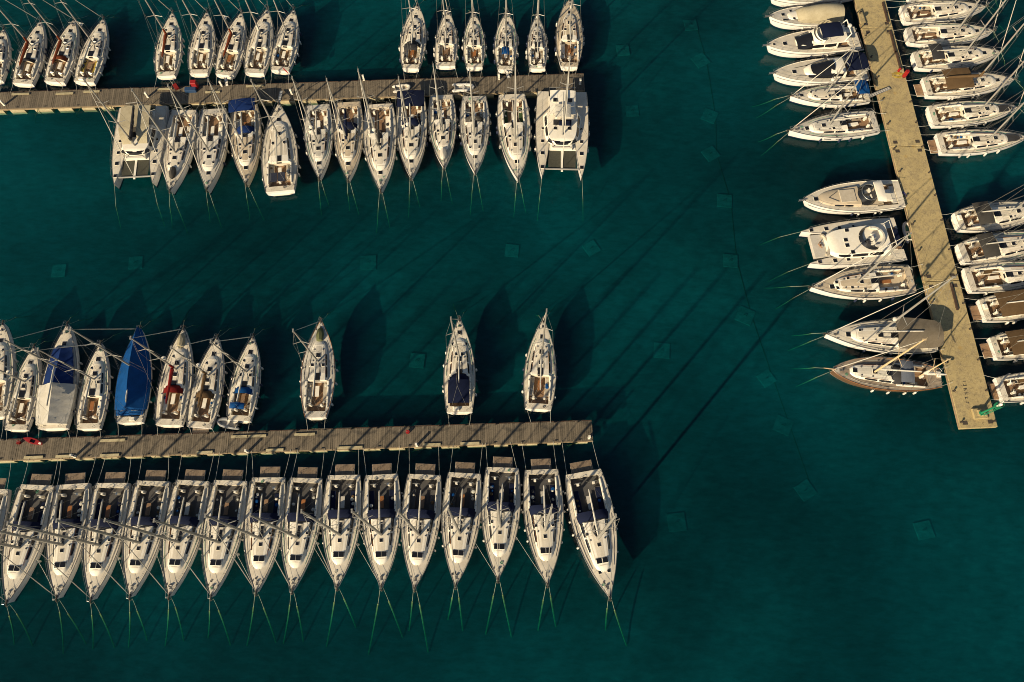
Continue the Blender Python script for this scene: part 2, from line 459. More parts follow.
# ------------------------------------------------------------------ rig
def add_rig(root, x, y, zb, h, L, B, boom=True, cover=None, boom_len=None, rake=1.2, spreaders=2, mat='alloy', stays=True,
            bow=None, stern=None, F=None, genoa='white_canvas', wide=1.0, boom_h=1.0, boom_ang=0.0, radar=False, r0=.105):
    rk = math.tan(R(rake)); tip = Vector((x, y - h * rk, zb + h))
    m = MB(); ks = [0, .35, .7, 1]
    m.tube([(x, y - h * k * rk, zb + h * k) for k in ks], [r0, r0 * .97, r0 * .85, r0 * .6], 8)
    m.tube([tip, tip + Vector((0, -.05, .7))], .012, 4)
    m.box(x, y - h * rk, zb + h - .02, .16, .42, .1)
    mast = part('mast', m, mat, root, True)
    sp = [.38, .68] if spreaders == 2 else [.5]
    ends = []
    for k in sp:
        c = Vector((x, y - h * k * rk, zb + h * k)); w = B * .30 * wide * (1 - .25 * (k > .5))
        e = []
        m = MB()
        for sd in (-1, 1):
            q = c + Vector((sd * w, -.35, .06)); m.tube([c, q], [.055, .035], 5); e.append(q)
        part('spreader', m, mat, mast); ends.append(e)
    if radar:
        c = Vector((x, y - h * .3 * rk + .28, zb + h * .3)); m = MB()
        m.tube([c + Vector((0, 0, dz)) for dz in (0, .02, .2, .26)], [.2, .27, .27, .15], 10)
        part('radar_dome', m, 'gel_white', mast, True)
    if boom:
        bl = boom_len or L * .37; z = zb + boom_h; d = Vector((math.sin(boom_ang), -math.cos(boom_ang), .035))
        a = Vector((x, y - .15, z)); b = a + d * bl
        bm = MB(); bm.tube([a, b], .075, 6)
        bo = part('boom', bm, mat, root, True)
        if cover:
            m = MB(); ks = [0, .06, .2, .45, .7, .9, 1]; rs = [.10, .27, .24, .2, .17, .13, .06]
            m.tube([a + d * bl * k + Vector((0, 0, r * .55 + .03)) for k, r in zip(ks, rs)], rs, 8)
            m.tube([a + Vector((0, .1, .1)), a + Vector((0, .08, 1.3))], [.2, .13], 7)
            part('sail_cover', m, cover, bo, True)
        else:
            m = MB(); ks = [0, .1, .5, .95, 1]; rs = [.05, .13, .11, .08, .03]
            m.tube([a + d * bl * k + Vector((0, 0, .12)) for k in ks], rs, 7)
            part('furled_mainsail', m, 'white_canvas', bo, True)
    if stays and F is not None:
        t = F.t(y)
        for sd in (-1, 1):
            m = MB(); ch = Vector((x + sd * (F.b(t) - .15), y - .45, F.z(t)))
            top = Vector((x, y - h * .97 * rk, zb + h * .97))
            pts = [ch] + [e[0 if sd < 0 else 1] for e in ends] + [top]
            m.tube(pts, .014, 4)
            m.tube([ch + Vector((0, .25, 0)), (x, y - h * sp[0] * rk, zb + h * sp[0])], .011, 4)
            m.tube([ch + Vector((0, -.3, 0)), (x, y - h * sp[0] * rk, zb + h * sp[0])], .011, 4)
            part('shroud', m, 'wire', root)
        if bow is not None:
            m = MB(); a = Vector(bow); b = tip + Vector((0, .1, -.4))
            ks = [0, .06, .12, .5, .88, .95, 1]; rs = [.02, .03, .06, .05, .035, .015, .015]
            m.tube([a.lerp(b, k) for k in ks], rs, 6)
            part('furled_headsail', m, genoa, root, True)
        if stern is not None:
            m = MB(); sy, sz, sw = stern; mid = Vector((x, sy, sz)).lerp(tip, .3)
            m.tube([(x - sw, sy, sz), mid, tip], .012, 4); m.tube([(x + sw, sy, sz), mid], .012, 4)
            part('backstay', m, 'wire', root)
    return mast

def rails(root, F, t0=.04, t1=.93, h=.62, inset=.07, n=None):
    n = n or max(5, int(F.L / 1.9))
    for sd in (-1, 1):
        m = MB(); tops = []; mids = []
        for i in range(n + 1):
            t = t0 + (t1 - t0) * i / n; x = sd * max(F.b(t) - inset, .03); y = F.y(t); z = F.z(t)
            m.tube([(x, y, z), (x, y, z + h)], .016, 4)
            tops.append((x, y, z + h)); mids.append((x, y, z + h * .5))
        m.tube(tops, .012, 4); m.tube(mids, .010, 4)
        part('lifeline', m, 'steel', root)
    t = t1; b = max(F.b(t) - inset, .05); y1 = F.y(1) + .12; z = F.z(1) + h
    m = MB(); m.tube([(-b, F.y(t), F.z(t) + h), (-b * .55, (F.y(t) + y1) / 2, z), (-.12, y1, z + .03), (.12, y1, z + .03), (b * .55, (F.y(t) + y1) / 2, z), (b, F.y(t), F.z(t) + h)], .02, 5)
    for sd in (-1, 1): m.tube([(sd * .12, y1 - .1, z), (sd * .08, F.y(1) - .2, F.z(1))], .018, 4)
    part('pulpit', m, 'steel', root)
    t = t0; b = F.b(t) - inset
    m = MB()
    for sd in (-1, 1):
        m.tube([(sd * b, F.y(t + .06), F.z(t) + h), (sd * b, F.y(t), F.z(t) + h), (sd * b * .55, F.y(0) + .1, F.z(0) + h)], .02, 5)
        m.tube([(sd * b * .55, F.y(0) + .1, F.z(0) + h), (sd * b * .55, F.y(0) + .1, F.z(0))], .018, 4)
    part('pushpit', m, 'steel', root)

def toe_rail(root, F, mat='alloy_dark', r=.042, x0=0.0):
    for sd in (-1, 1):
        m = MB(); m.tube([(x0 + sd * (F.b(i / 24) - .01), F.y(i / 24), F.z(i / 24) + .03) for i in range(25)], r, 4)
        part('toe_rail', m, mat, root)

def fenders(root, F, rr, count=4, mats=('fender_white',), t0=.12, t1=.68, sides=(-1, 1)):
    for sd in sides:
        for i in range(count):
            t = t0 + (t1 - t0) * (i + rr.uniform(.1, .9)) / count
            me = fender_me(rr.choice(mats))
            link('fender', me, root, (sd * (F.b(t) + .13), F.y(t), .62))

def local_line(root, name, pts, r, mat, sag=0.0):
    """rope through world points, as a part of root; sag in metres in the middle of each span"""
    bpy_m = Matrix.Translation(root.location) @ Matrix.Rotation(root.rotation_euler.z, 4, 'Z'); inv = bpy_m.inverted()
    out = []
    for a, b in zip(pts[:-1], pts[1:]):
        for k in range(6):
            u = k / 6; p = Vector(a).lerp(Vector(b), u); p.z -= sag * 4 * u * (1 - u); out.append(inv @ p)
    out.append(inv @ Vector(pts[-1]))
    m = MB(); m.tube(out, r, 5)
    return part(name, m, mat, root)

def canvas_arch(root, name, y0, y1, w, z0, z1, rise, mat, frame=True, zfoot=None, n=6, x0=0.0, ends=.0):
    """bimini / awning: cloth arched across, sagging a little between the hoops"""
    m = MB(); rows = []
    for i in range(n + 1):
        u = i / n; y = y0 + (y1 - y0) * u; z = z0 + (z1 - z0) * u
        sag = -.05 * math.sin(u * math.pi * 3) ** 2
        rows.append([(x0 + w / 2 * c, y, z + rise * (1 - c * c) + sag * (1 - c * c) - ends * abs(2 * u - 1) ** 3) for c in (-1, -.85, -.5, 0, .5, .85, 1)])
    m.grid(rows)
    low = [[(p[0], p[1], p[2] - .04) for p in r] for r in rows]; m.grid(low, flip=True)
    nr, nc = len(rows), len(rows[0])
    border = [rows[0][j] for j in range(nc)] + [rows[i][-1] for i in range(1, nr)] + [rows[-1][j] for j in range(nc - 2, -1, -1)] + [rows[i][0] for i in range(nr - 2, -1, -1)]
    for p, q in zip(border[:-1], border[1:]):
        m.add([p, q, (q[0], q[1], q[2] - .04), (p[0], p[1], p[2] - .04)], [(0, 3, 2, 1)])
    o = part(name, m, mat, root, True)
    if frame and zfoot is not None:
        m = MB()
        for sd in (-1, 1):
            mid = (x0 + sd * w / 2, (y0 + y1) / 2, zfoot)
            for yy, zz in ((y0, z0), (y1, z1)): m.tube([mid, (x0 + sd * w / 2, yy, zz - .03)], .016, 4)
        part(name + '_frame', m, 'steel', o)
    return o

def sprayhood(root, y, w, zdeck, mat, length=1.1, h=.85):
    m = MB(); rows = []
    for u, hh, ww in ((0, .98, 1.0), (.35, 1.0, .99), (.7, .78, .93), (1, .12, .86)):
        rows.append([(w / 2 * ww * c, y + length * u, zdeck + h * hh * (1 - abs(c) ** 3.2) + .02) for c in (-1, -.93, -.75, -.4, 0, .4, .75, .93, 1)])
    m.grid(rows)
    o = part('sprayhood', m, mat, root, True)
    m = MB(); a = rows[2]; b = rows[3]
    lo = [Vector(b[j]).lerp(Vector(a[j]), .25) + Vector((0, .03, .03)) for j in (2, 3, 4, 5, 6)]
    hi = [Vector(b[j]).lerp(Vector(a[j]), .85) + Vector((0, .03, .03)) for j in (2, 3, 4, 5, 6)]
    m.grid([hi, lo]); part('clear_panel', m, 'acrylic', o)
    return o

# ------------------------------------------------------------------ sailing yacht
def frame(bow, stern, hb=1.6, hs=1.2):
    a, b = G(*bow, hb), G(*stern, hs); a.z = b.z = 0
    d = a - b; L = d.length; c = (a + b) / 2; rz = math.atan2(-d.x, d.y)
    return c, rz, L

def sail_yacht(label, bow, stern, group, **o):
    rr = random.Random(hash(label) % 1000 if False else sum(map(ord, label)))
    c, rz, L = frame(bow, stern)
    B = L * o.get('ratio', .315) * 1.03
    root = thing(o.get('name', 'sailing_yacht'), label, o.get('cat', 'sailboat'), c, rz, group)
    s = L / 13.0
    F = Form(L, B, o.get('sw', .8), o.get('tm', .36), o.get('p', 1.95), o.get('q', .95), fb=1.12 * max(.85, min(s, 1.15)), rise=.36)
    link('hull', hull_mesh(F, o.get('hull', 'hull_white')), root)
    ct0, ct1 = o.get('well', (.06, .36))
    wh = B * o.get('wellw', .30)
    wh0 = min(wh, F.b(ct0) - .35)
    dk = link('deck', deck_mesh(F, o.get('deck', 'deck_cream'), (ct0, ct1, wh0, wh), o.get('sole', 'teak')), root)
    toe_rail(root, F, o.get('rail', 'alloy_dark'))
    z0 = F.z(ct0)
    # cockpit: benches, cushions, coamings, table, wheels
    clen = (ct1 - ct0) * L; cy = F.y((ct0 + ct1) / 2)
    fy0, fy1 = F.y(ct0) + clen * .30, F.y(ct1) - .05
    for sd in (-1, 1):
        m = MB(); w_ = wh * .42
        m.box(sd * (wh - w_ / 2 - .03), (fy0 + fy1) / 2, z0 - .545, w_, fy1 - fy0, .33, 0, .03)
        bn = part('bench', m, o.get('seat', rr.choice(['gel_white', 'gel_white', 'teak_grey'])), root)
        if o.get('cushions', rr.random() < .45):
            m = MB(); m.box(sd * (wh - w_ / 2 - .03), (fy0 + fy1) / 2, z0 - .212, w_ * .9, (fy1 - fy0) * .9, .07, 0, .03); part('cushion', m, o.get('cushion_mat', 'cushion'), bn)
        m = MB(); m.tube([(sd * (wh + .10), F.y(ct0 + (ct1 - ct0) * k), F.deck(wh, ct0) + .05 + .13 * k) for k in (.12, .3, .6, 1.0)], [.09, .12, .14, .16], 6)
        part('coaming', m, 'gel_white', root, True)
        put(root, winch_me(), 'winch', sd * (wh + .12), F.y(ct0) + clen * .5, F.deck(wh, ct0) + .22)
        put(root, winch_me(), 'winch', sd * (wh + .12), F.y(ct0) + clen * .82, F.deck(wh, ct0) + .26)
    m = MB(); tl = clen * .36
    m.box(0, fy1 - tl * .5 - .5, z0 - .545, .16, tl * .8, .5, 0); m.box(0, fy1 - tl * .5 - .5, z0 - .045, o.get('tablew', .5), tl, .05, 1, .02)
    part('cockpit_table', m, ['gel_white', o.get('table', rr.choice(['varnish', 'gel_white', 'teak', 'gel_white']))], root)
    wy = F.y(ct0) + clen * .17
    for x in ((-wh * .55, wh * .55) if o.get('wheels', 2) == 2 else (0,)):
        put(root, wheel_me(), 'steering_wheel', x, wy + rr.uniform(-.05, .05), z0 + .35)
    # stern: aft deck locker / step / swim platform
    if o.get('platform', 0):
        m = MB(); pw = F.b(0) * o.get('platform_w', 1.3); pl = o['platform']
        pz = o.get('platform_z', .36); m.box(0, F.y(0) - pl / 2 - .06, pz, pw, pl, .06, 1, .015); m.box(0, F.y(0) - pl / 2 - .06, pz - .06, pw + .04, pl + .04, .058, 0)
        pf = part('swim_platform', m, ['gel_white', o.get('platform_mat', 'teak_grey')], root)
        m = MB()
        for sd in (-1, 1): m.tube([(sd * pw * .42, F.y(0) - pl * .7, pz + .07), (sd * pw * .42, F.y(0) + .05, 1.1)], .012, 4)
        part('platform_wire', m, 'wire', pf)
    elif o.get('scoop', True):
        m = MB(); bw = F.b(0)
        m.prism([(-bw * .86, F.y(0) + .02), (-bw * .55, F.y(0) - .16), (bw * .55, F.y(0) - .16), (bw * .86, F.y(0) + .02)], .22, .5, 0, .06)
        part('stern_step', m, 'gel_white', root)
    if o.get('liferaft', rr.random() < .3):
        m = MB(); m.box(rr.choice([-.4, .4]), F.y(0) + .38, F.z(0) + .05, .75, .5, .3, 0, .06); part('liferaft_canister', m, 'gel_white', root)
    # cabin
    k0, k1 = o.get('cabin', (ct1 + .005, .78))
    cab = Cabin(F, k0, k1, B * o.get('cabw', .335), B * o.get('cabw1', .20), o.get('cabh', .44) * max(s, .8), .26 * s, o.get('nose', .35), slope=o.get('slope', .78))
    co = link('cabin', cab.mesh(o.get('cabmat', 'gel_white')), root)
    ww = o.get('win', [(k0 + .03, k0 + .14), (k0 + .155, k0 + .27)])
    cab.windows(co, ww)
    def zt(x, t):
        c_ = cab.top(x, t); d_ = F.deck(x, t); return max(c_, d_) if c_ is not None else d_
    # non-skid panels on the cabin top are told apart from the gloss gelcoat
    m = MB(); rows = []
    ta, tb = k0 + .07, k0 + (k1 - k0) * .9
    for i in range(9):
        t = ta + (tb - ta) * i / 8; w_ = cab.w(t) * cab.slope * .9
        rows.append([(w_ * c_, F.y(t), zt(w_ * c_, t) + .008) for c_ in (-1, -.5, 0, .5, 1)])
    m.grid(rows); part('non_skid_panel', m, o.get('skid', o.get('deck', 'deck_cream')), co)
    # companionway
    m = MB(); m.box(0, F.y(k0) + .45, zt(0, k0 + .02) - .02, .72, .95, .07, 0, .02); part('companionway_hatch', m, 'acrylic', co)
    m = MB(); m.box(0, F.y(k0) - .02, z0 - .4, .62, .06, .75, 0); part('companionway_door', m, o.get('door', 'acrylic'), co)
    # hatches
    hs = o.get('hatches')
    if hs is None:
        hs = [(0, .62, .5), (0, .80, .5)] + ([(-.32, .52, .32), (.32, .52, .32)] if rr.random() < .6 else [(0, .50, .42)])
        if rr.random() < .5: hs += [(-.3, .69, .26), (.3, .69, .26)]
    for hx, ht, hsz in hs:
        x = hx * B / 2; put(root, hatch_me(hsz, hsz), 'hatch', x, F.y(ht), zt(x, ht) + .01)
    # handrails, sheets and halyards along the cabin top
    for sd in (-1, 1):
        m = MB(); ts = [k0 + .06 + (k1 - k0) * .62 * i / 8 for i in range(9)]
        m.tube([(sd * cab.w(t) * .80, F.y(t), zt(cab.w(t) * .80, t) + .07) for t in ts], .02, 4)
        for t in ts[::2]: m.tube([(sd * cab.w(t) * .80, F.y(t), zt(cab.w(t) * .8, t)), (sd * cab.w(t) * .80, F.y(t), zt(cab.w(t) * .8, t) + .07)], .018, 4)
        part('handrail', m, rr.choice(['varnish', 'steel']), co)
    mt = o.get('mast_t', .555)
    m = MB()
    for sd in (-1, 1):
        for j in range(2):
            x1 = sd * (.28 + .14 * j)
            m.tube([(sd * .12, F.y(mt) - .2, zt(0, mt) + .03), (x1, F.y(mt) - .8, zt(x1, mt - .06) + .03), (x1, F.y(k0) + .5, zt(x1, k0 + .04) + .03)], .018, 4)
    part('halyard', m, rr.choice(['rope_dark', 'rope_white', 'rope_dark']), root)
    m = MB()
    for sd in (-1, 1):
        ts = [ct1 + .02 + i * .1 for i in range(5)]
        m.tube([(sd * (cab.w(t) * .45 + F.b(t) * .55), F.y(t), F.deck(F.b(t) * .75, t) + .03) for t in ts], .022, 4)
    part('jib_sheet', m, rr.choice(['rope_dark', 'rope_white', 'rope_green']), root)
    # bow: anchor, windlass, locker
    m = MB(); yb = F.y(1); zb = F.z(1)
    m.box(0, yb - .05, zb + .03, .16, .7, .07); m.tube([(0, yb - .6, zb + .13), (0, yb + .3, zb + .1), (0, yb + .36, zb - .2)], .035, 5)
    m.tube([(-.22, yb + .18, zb - .16), (0, yb + .38, zb - .2), (.22, yb + .18, zb - .16)], .035, 5)
    part('anchor', m, 'iron', root)
    m = MB(); m.box(0, F.y(.925), F.deck(0, .925) - .01, .26, .42, .035, 0, .01); m.tube([(-.12, F.y(.905), F.z(.905) + .16), (.12, F.y(.905), F.z(.905) + .16)], .09, 8)
    part('windlass', m, 'alloy_dark', root, True)
    rails(root, F)
    def track_me():
        m = MB(); m.box(0, 0, 0, .06, 1.7, .03); m.box(0, .2, .03, .1, .2, .05); return m.mesh('jib_track', 'alloy_dark')
    def cleat2_me():
        m = MB(); m.tube([(0, -.16, .07), (0, .16, .07)], .03, 5); m.box(0, 0, 0, .05, .12, .06); return m.mesh('deck_cleat', 'alloy_dark')
    def vent_me():
        m = MB(); m.tube([(0, 0, 0), (0, 0, .05), (0, 0, .09)], [.12, .11, .04], 8); return m.mesh('vent', 'alloy_dark')
    for sd in (-1, 1):
        t_ = ct1 + .13; x_ = sd * (cab.w(t_) * .45 + F.b(t_) * .55)
        put(root, cached('track', track_me), 'jib_track', x_, F.y(t_), F.deck(x_, t_) + .01, sd * .06)
        for t_ in (.05, .50, .90): put(root, cached('cleat2', cleat2_me), 'deck_cleat', sd * (F.b(t_) - .13), F.y(t_), F.z(t_) + .02)
        for t_ in (k0 + .2, k1 - .1): put(root, cached('vent', vent_me), 'vent', sd * cab.w(t_) * .55, F.y(t_), zt(cab.w(t_) * .55, t_) + .01)
    m = MB(); t_ = .955; q = F.b(t_) * .7
    m.prism([(-F.b(.945) * .6, F.y(.935)), (F.b(.945) * .6, F.y(.935)), (q * .5, F.y(.975)), (-q * .5, F.y(.975))], F.deck(0, .95) + .002, F.deck(0, .95) + .022); part('anchor_locker_lid', m, 'deck_grey', root)
    # canvas
    if o.get('hood', None): sprayhood(root, F.y(k0) + o.get('hood_y', -.75), B * o.get('hood_w', .62), F.deck(wh, ct1) + .05, o['hood'], o.get('hood_len', 1.35) * s, .82 * s)
    if o.get('bimini', None):
        b0, b1 = o.get('bim_t', (ct0 + .02, ct1 - .07))
        canvas_arch(root, 'bimini', F.y(b0), F.y(b1), B * o.get('bim_w', .62), z0 + 1.65, z0 + 1.7, .2, o['bimini'], True, z0 + .1, ends=.12)
    if o.get('solar', 0):
        m = MB()
        for k in range(o['solar']):
            x = (k - (o['solar'] - 1) / 2) * 1.15; m.box(x, F.y(.1), z0 + 1.25, 1.05, 1.45, .04)
        sp = part('solar_panel', m, 'solar', root)
        m = MB()
        for x in (-1.1, 1.1): m.tube([(x, F.y(.1), z0 + 1.25), (x, F.y(.08), z0)], .02, 4)
        part('panel_stand', m, 'steel', sp)
    if o.get('dodger_deck', None):       # dinghy cover or sail bag on the foredeck
        t_ = o.get('bag_t', .79); m = MB(); mat = o['dodger_deck']; zz = zt(0, t_)
        m.tube([(0, F.y(t_) + q, zz + .12) for q in (-.95, -.8, 0, .7, 1.0)], [.1, .42, .52, .38, .08], 8)
        part('sail_bag', m, mat, root, True)
    # rig
    zm = zt(0, mt); mk = o.get('mk', .172); mh = (zm + mk * CAM_Z) / (1 + mk) - zm
    mast_y = F.y(mt)
    add_rig(root, 0, mast_y, zm - .02, mh, L, B, cover=o.get('cover'), rake=o.get('rake', 1.2), bow=(0, F.y(.985), F.z(1) + .12),
            stern=(F.y(0) + .12, F.z(0) + .1, F.b(0) * .7), F=F, genoa=o.get('genoa', 'white_canvas'), boom_h=.95 * s, mat=o.get('mastmat', 'alloy'),
            boom_ang=rr.uniform(-.03, .03) if 'boom_ang' not in o else o['boom_ang'], radar=o.get('radar', rr.random() < .35), spreaders=o.get('spreaders', 2), r0=o.get('r0', .125) * max(.85, s))
    if o.get('flag', None):
        m = MB(); x = F.b(0) * .6; m.tube([(x, F.y(0), F.z(0)), (x, F.y(0) - .35, F.z(0) + 1.3)], .012, 4)
        fl = part('flag_staff', m, 'steel', root)
        m = MB(); m.grid([[(x, F.y(0) - .33 - .02 * i, F.z(0) + 1.25 - .5 * j) for j in (0, .5, 1)] if i == 0 else [(x + .18 * i, F.y(0) - .33 - .1 * i, F.z(0) + 1.2 - .12 * i - .5 * j + .05 * (i % 2)) for j in (0, .5, 1)] for i in range(5)])
        part('flag', m, o['flag'], fl)
    fenders(root, F, rr, o.get('fenders', 4), o.get('fmats', ('fender_white',)))
    # loose gear in the cockpit and on the side decks
    gear = ['cushion', 'white_canvas', 'rope_white', 'brown_canvas', 'blue', 'gel_white', 'charcoal_canvas', 'rope_white']
    for k in range(rr.randint(3, 7)):
        t_ = rr.uniform(ct0 + (ct1 - ct0) * .36, ct1 - .03); x_ = rr.choice([-1, 1]) * wh * rr.uniform(.72, .82)
        m = MB(); q = rr.uniform(.12, .26)
        m.tube([(0, 0, 0), (0, 0, q * .3), (0, 0, q * .9), (0, 0, q)], [q * .9, q, q * .8, q * .3], 7)
        part('gear_bag', m, rr.choice(gear), root, True, (x_, F.y(t_), z0 - .2))
    for k in range(rr.randint(1, 3)):
        t_ = rr.choice([rr.uniform(.84, .92), rr.uniform(.02, .06)]); x_ = rr.uniform(-.5, .5) * F.b(t_); m = MB(); q = rr.uniform(.14, .24)
        m.tube([(x_ + (q - .012 * j) * math.cos(j * .8), F.y(t_) + (q - .012 * j) * math.sin(j * .8), F.deck(x_, t_) + .03 + .004 * j) for j in range(14)], .025, 4)
        part('rope_coil', m, rr.choice(['rope_white', 'rope_dark', 'rope_green']), root)
    root['_F'] = 0; del root['_F']
    return root, F, cab

def w2(root, x, y, z):
    return Matrix.Translation(root.location) @ Matrix.Rotation(root.rotation_euler.z, 4, 'Z') @ Vector((x, y, z))

SEA_D = -2.5
def moor(root, F, quay, rr, bow_len=(1.0, 2.2), spread=.4, under=.045, run=(.9, 1.5), xoff=0.0, stern=True, mat_bow='rope_green', xs=None, bow=True):
    """two lines from the bow into the water, two from the stern quarters to the quay edge (function of a point)"""
    if bow:
        for sd in (-1, 1):
            a = w2(root, sd * .15, F.y(1) - .1, F.z(1) + .03); ln = rr.uniform(*bow_len)
            b = w2(root, sd * (.2 + ln * spread * rr.uniform(.3, 1)), F.y(1) + ln, 0)
            e = b + Vector((b.x - a.x, b.y - a.y, 0)) * rr.uniform(*run); e.z = floor_z(e.x, e.y) + .1
            local_line(root, 'mooring_line', [a, b], .018, 'rope_pale', sag=.06)
            local_line(root, 'mooring_line', [b, e], under, 'rope_weedy', sag=.2)
    if stern:
        for sd in (-1, 1):
            a = w2(root, sd * F.b(.02) * .9, F.y(.02), F.z(0) + .06); q = quay(w2(root, sd * F.b(0) * rr.uniform(.55, 1.25), F.y(0), 0))
            local_line(root, 'stern_line', [a, q], .022, 'rope_white', sag=.12)
#@@PIERS
# ------------------------------------------------------------------ sea and sea floor
def sheet(name, x0, x1, y0, y1, zf, n, mat, **props):
    m = MB(); rows = []
    for j in range(n + 1):
        y = y0 + (y1 - y0) * j / n
        rows.append([(x0 + (x1 - x0) * i / n, y, zf(x0 + (x1 - x0) * i / n, y)) for i in range(n + 1)])
    m.grid(rows)
    return part(name, m, mat, None, True, **props)
def floor_z(x, y):
    return SEA_D - .008 * (60 - min(max(y, -40), 110)) + .12 * math.sin(x * .11 + y * .07) + .2 * math.sin(x * .05 - y * .13)
sheet('sea_floor', -600, 600, -500, 700, floor_z, 120, 'sea_floor', kind='structure')
m = MB(); m.prism([(-580, -480), (580, -480), (580, 680), (-580, 680)], -16, 0)
part('sea_water', m, 'sea_water', None, kind='structure')

# ------------------------------------------------------------------ piers
PIER_H = .68
class Axis:
    pass
def wooden_pier(label, tl, tr, bl, br, ext, seed):
    rr = random.Random(seed)
    TL, TR, BL, BR = (G(*p, PIER_H) for p in (tl, tr, bl, br))
    ml, mr = (TL + BL) / 2, (TR + BR) / 2
    d = (mr - ml); d.z = 0; ln = d.length + ext; d.normalize()
    n = Vector((-d.y, d.x, 0)); w = ((TL - BL).dot(n) + (TR - BR).dot(n)) / 2
    rz = math.atan2(d.y, d.x)
    root = thing('wooden_pier', label, 'pier', (mr.x, mr.y, 0), rz)
    bw = .275; per = 24; k = 0; nsec = int(ln / (bw * per)) + 1
    for s in range(nsec):
        m = MB()
        for i in range(per):
            x = -(s * per + i + .5) * bw; e = rr.uniform(-.025, .025)
            m.box(x, e, PIER_H - .06 + rr.uniform(-.008, .008), bw - .022 - (.05 if i == 0 else 0), w - .06, .06)
        part('deck_boards', m, 'pier_boards', root, kind='stuff')
        xa, xb = -s * per * bw, -(s + 1) * per * bw; xc = (xa + xb) / 2
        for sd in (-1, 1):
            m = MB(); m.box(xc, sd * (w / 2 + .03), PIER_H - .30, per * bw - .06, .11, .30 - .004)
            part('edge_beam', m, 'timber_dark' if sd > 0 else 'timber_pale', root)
        for q in (-.27, .24):
            fl = rr.uniform(1.7, 2.5); m = MB(); m.box(xc + q * per * bw + rr.uniform(-.3, .3), rr.uniform(-.05, .05), -.45, fl, w + .32, .90, 0, .05)
            part('pontoon_float', m, 'float_cream', root)
            for sd in (-1, 1):
                if rr.random() < .75:
                    m = MB(); m.tube([(xc + rr.uniform(-2, 2), sd * (w / 2 + .15), PIER_H), (xc + rr.uniform(-2, 2), sd * (w / 2 + .3), -1.2), (xc + rr.uniform(-2, 2), sd * (w / 2 + .4), -2.5)], .03, 4); part('hanging_chain', m, 'weed', root)
    A = Axis(); A.root, A.mr, A.d, A.n, A.w, A.ln = root, mr, d, n, w, ln
    A.quay = lambda side: (lambda p: (lambda t: Vector((mr.x, mr.y, 0)) + d * t + n * (side * (w / 2 - .12)) + Vector((0, 0, PIER_H + .06)))(min((p - mr).dot(d), -.2)))
    A.pt = lambda px, py, z=PIER_H: G(px, py, z)
    return A
P1 = wooden_pier('narrow wooden floating pier at the top, between two rows of sailboats', (0, 92.5), (584, 73.5), (0, 109), (585, 90), 26, 3)
P2 = wooden_pier('narrow wooden floating pier below the middle, with long row of moored yachts', (0, 440), (592.5, 420.3), (0, 460), (593, 441), 20, 5)

def pier_cleats(A, n, seed):
    rr = random.Random(seed)
    def f():
        m = MB(); m.box(0, 0, 0, .12, .1, .09); m.tube([(-.2, 0, .1), (.2, 0, .1)], .035, 6); return m.mesh('cleat', 'iron')
    me = cached('cleat', f)
    for i in range(n):
        for sd in (-1, 1):
            link('cleat', me, A.root, (-(i + .4 + rr.uniform(-.1, .1)) * A.ln / n, sd * (A.w / 2 - .14), PIER_H))
pier_cleats(P1, 26, 1); pier_cleats(P2, 26, 2)

def on_axis(A, px, py):
    g = G(px, py, PIER_H); rel = g - Vector((A.mr.x, A.mr.y, PIER_H))
    return g, math.atan2(A.d.y, A.d.x)
def pedestal(A, px, py, label):
    g, rz = on_axis(A, px, py)
    r = thing('power_pedestal', label, 'pedestal', (g.x, g.y, PIER_H), rz, 'power pedestals on the piers')
    m = MB(); m.box(0, 0, 0, .34, .34, .05, 0); m.box(0, 0, .05, .25, .25, .95, 0, .04); part('post', m, 'gel_white', r)
    m = MB(); m.box(0, 0, 1.0, .29, .29, .10, 0, .04); part('cap', m, 'gel_white', r)
    for sd in (-1, 1):
        m = MB(); m.box(sd * .135, 0, .55, .03, .15, .18); part('socket', m, 'blue_plastic', r)
pedestal(P1, 4.5, 105, 'white power pedestal at far left of the upper wooden pier')
pedestal(P1, 148, 97, 'white power pedestal on upper wooden pier beside the tan-roofed catamaran')
pedestal(P1, 222, 86, 'white power pedestal on upper wooden pier, right of the red cabinet')
pedestal(P1, 292, 94, 'white power pedestal on upper wooden pier, behind the reversed sloop')
pedestal(P1, 364, 80, 'white power pedestal on upper wooden pier, in the gap between upper boats')
pedestal(P1, 499, 79, 'white power pedestal on upper wooden pier, right of the white dinghy')
pedestal(P1, 580, 84, 'white power pedestal at the outer end of the upper wooden pier')
pedestal(P2, 75, 456.5, 'leftmost white power pedestal on the lower wooden pier')
pedestal(P2, 248, 452, 'white power pedestal on lower wooden pier, second from the left')
pedestal(P2, 417, 445.5, 'white power pedestal on lower wooden pier, beside the red bucket')
pedestal(P2, 589, 438, 'white power pedestal at outer end of the lower wooden pier')

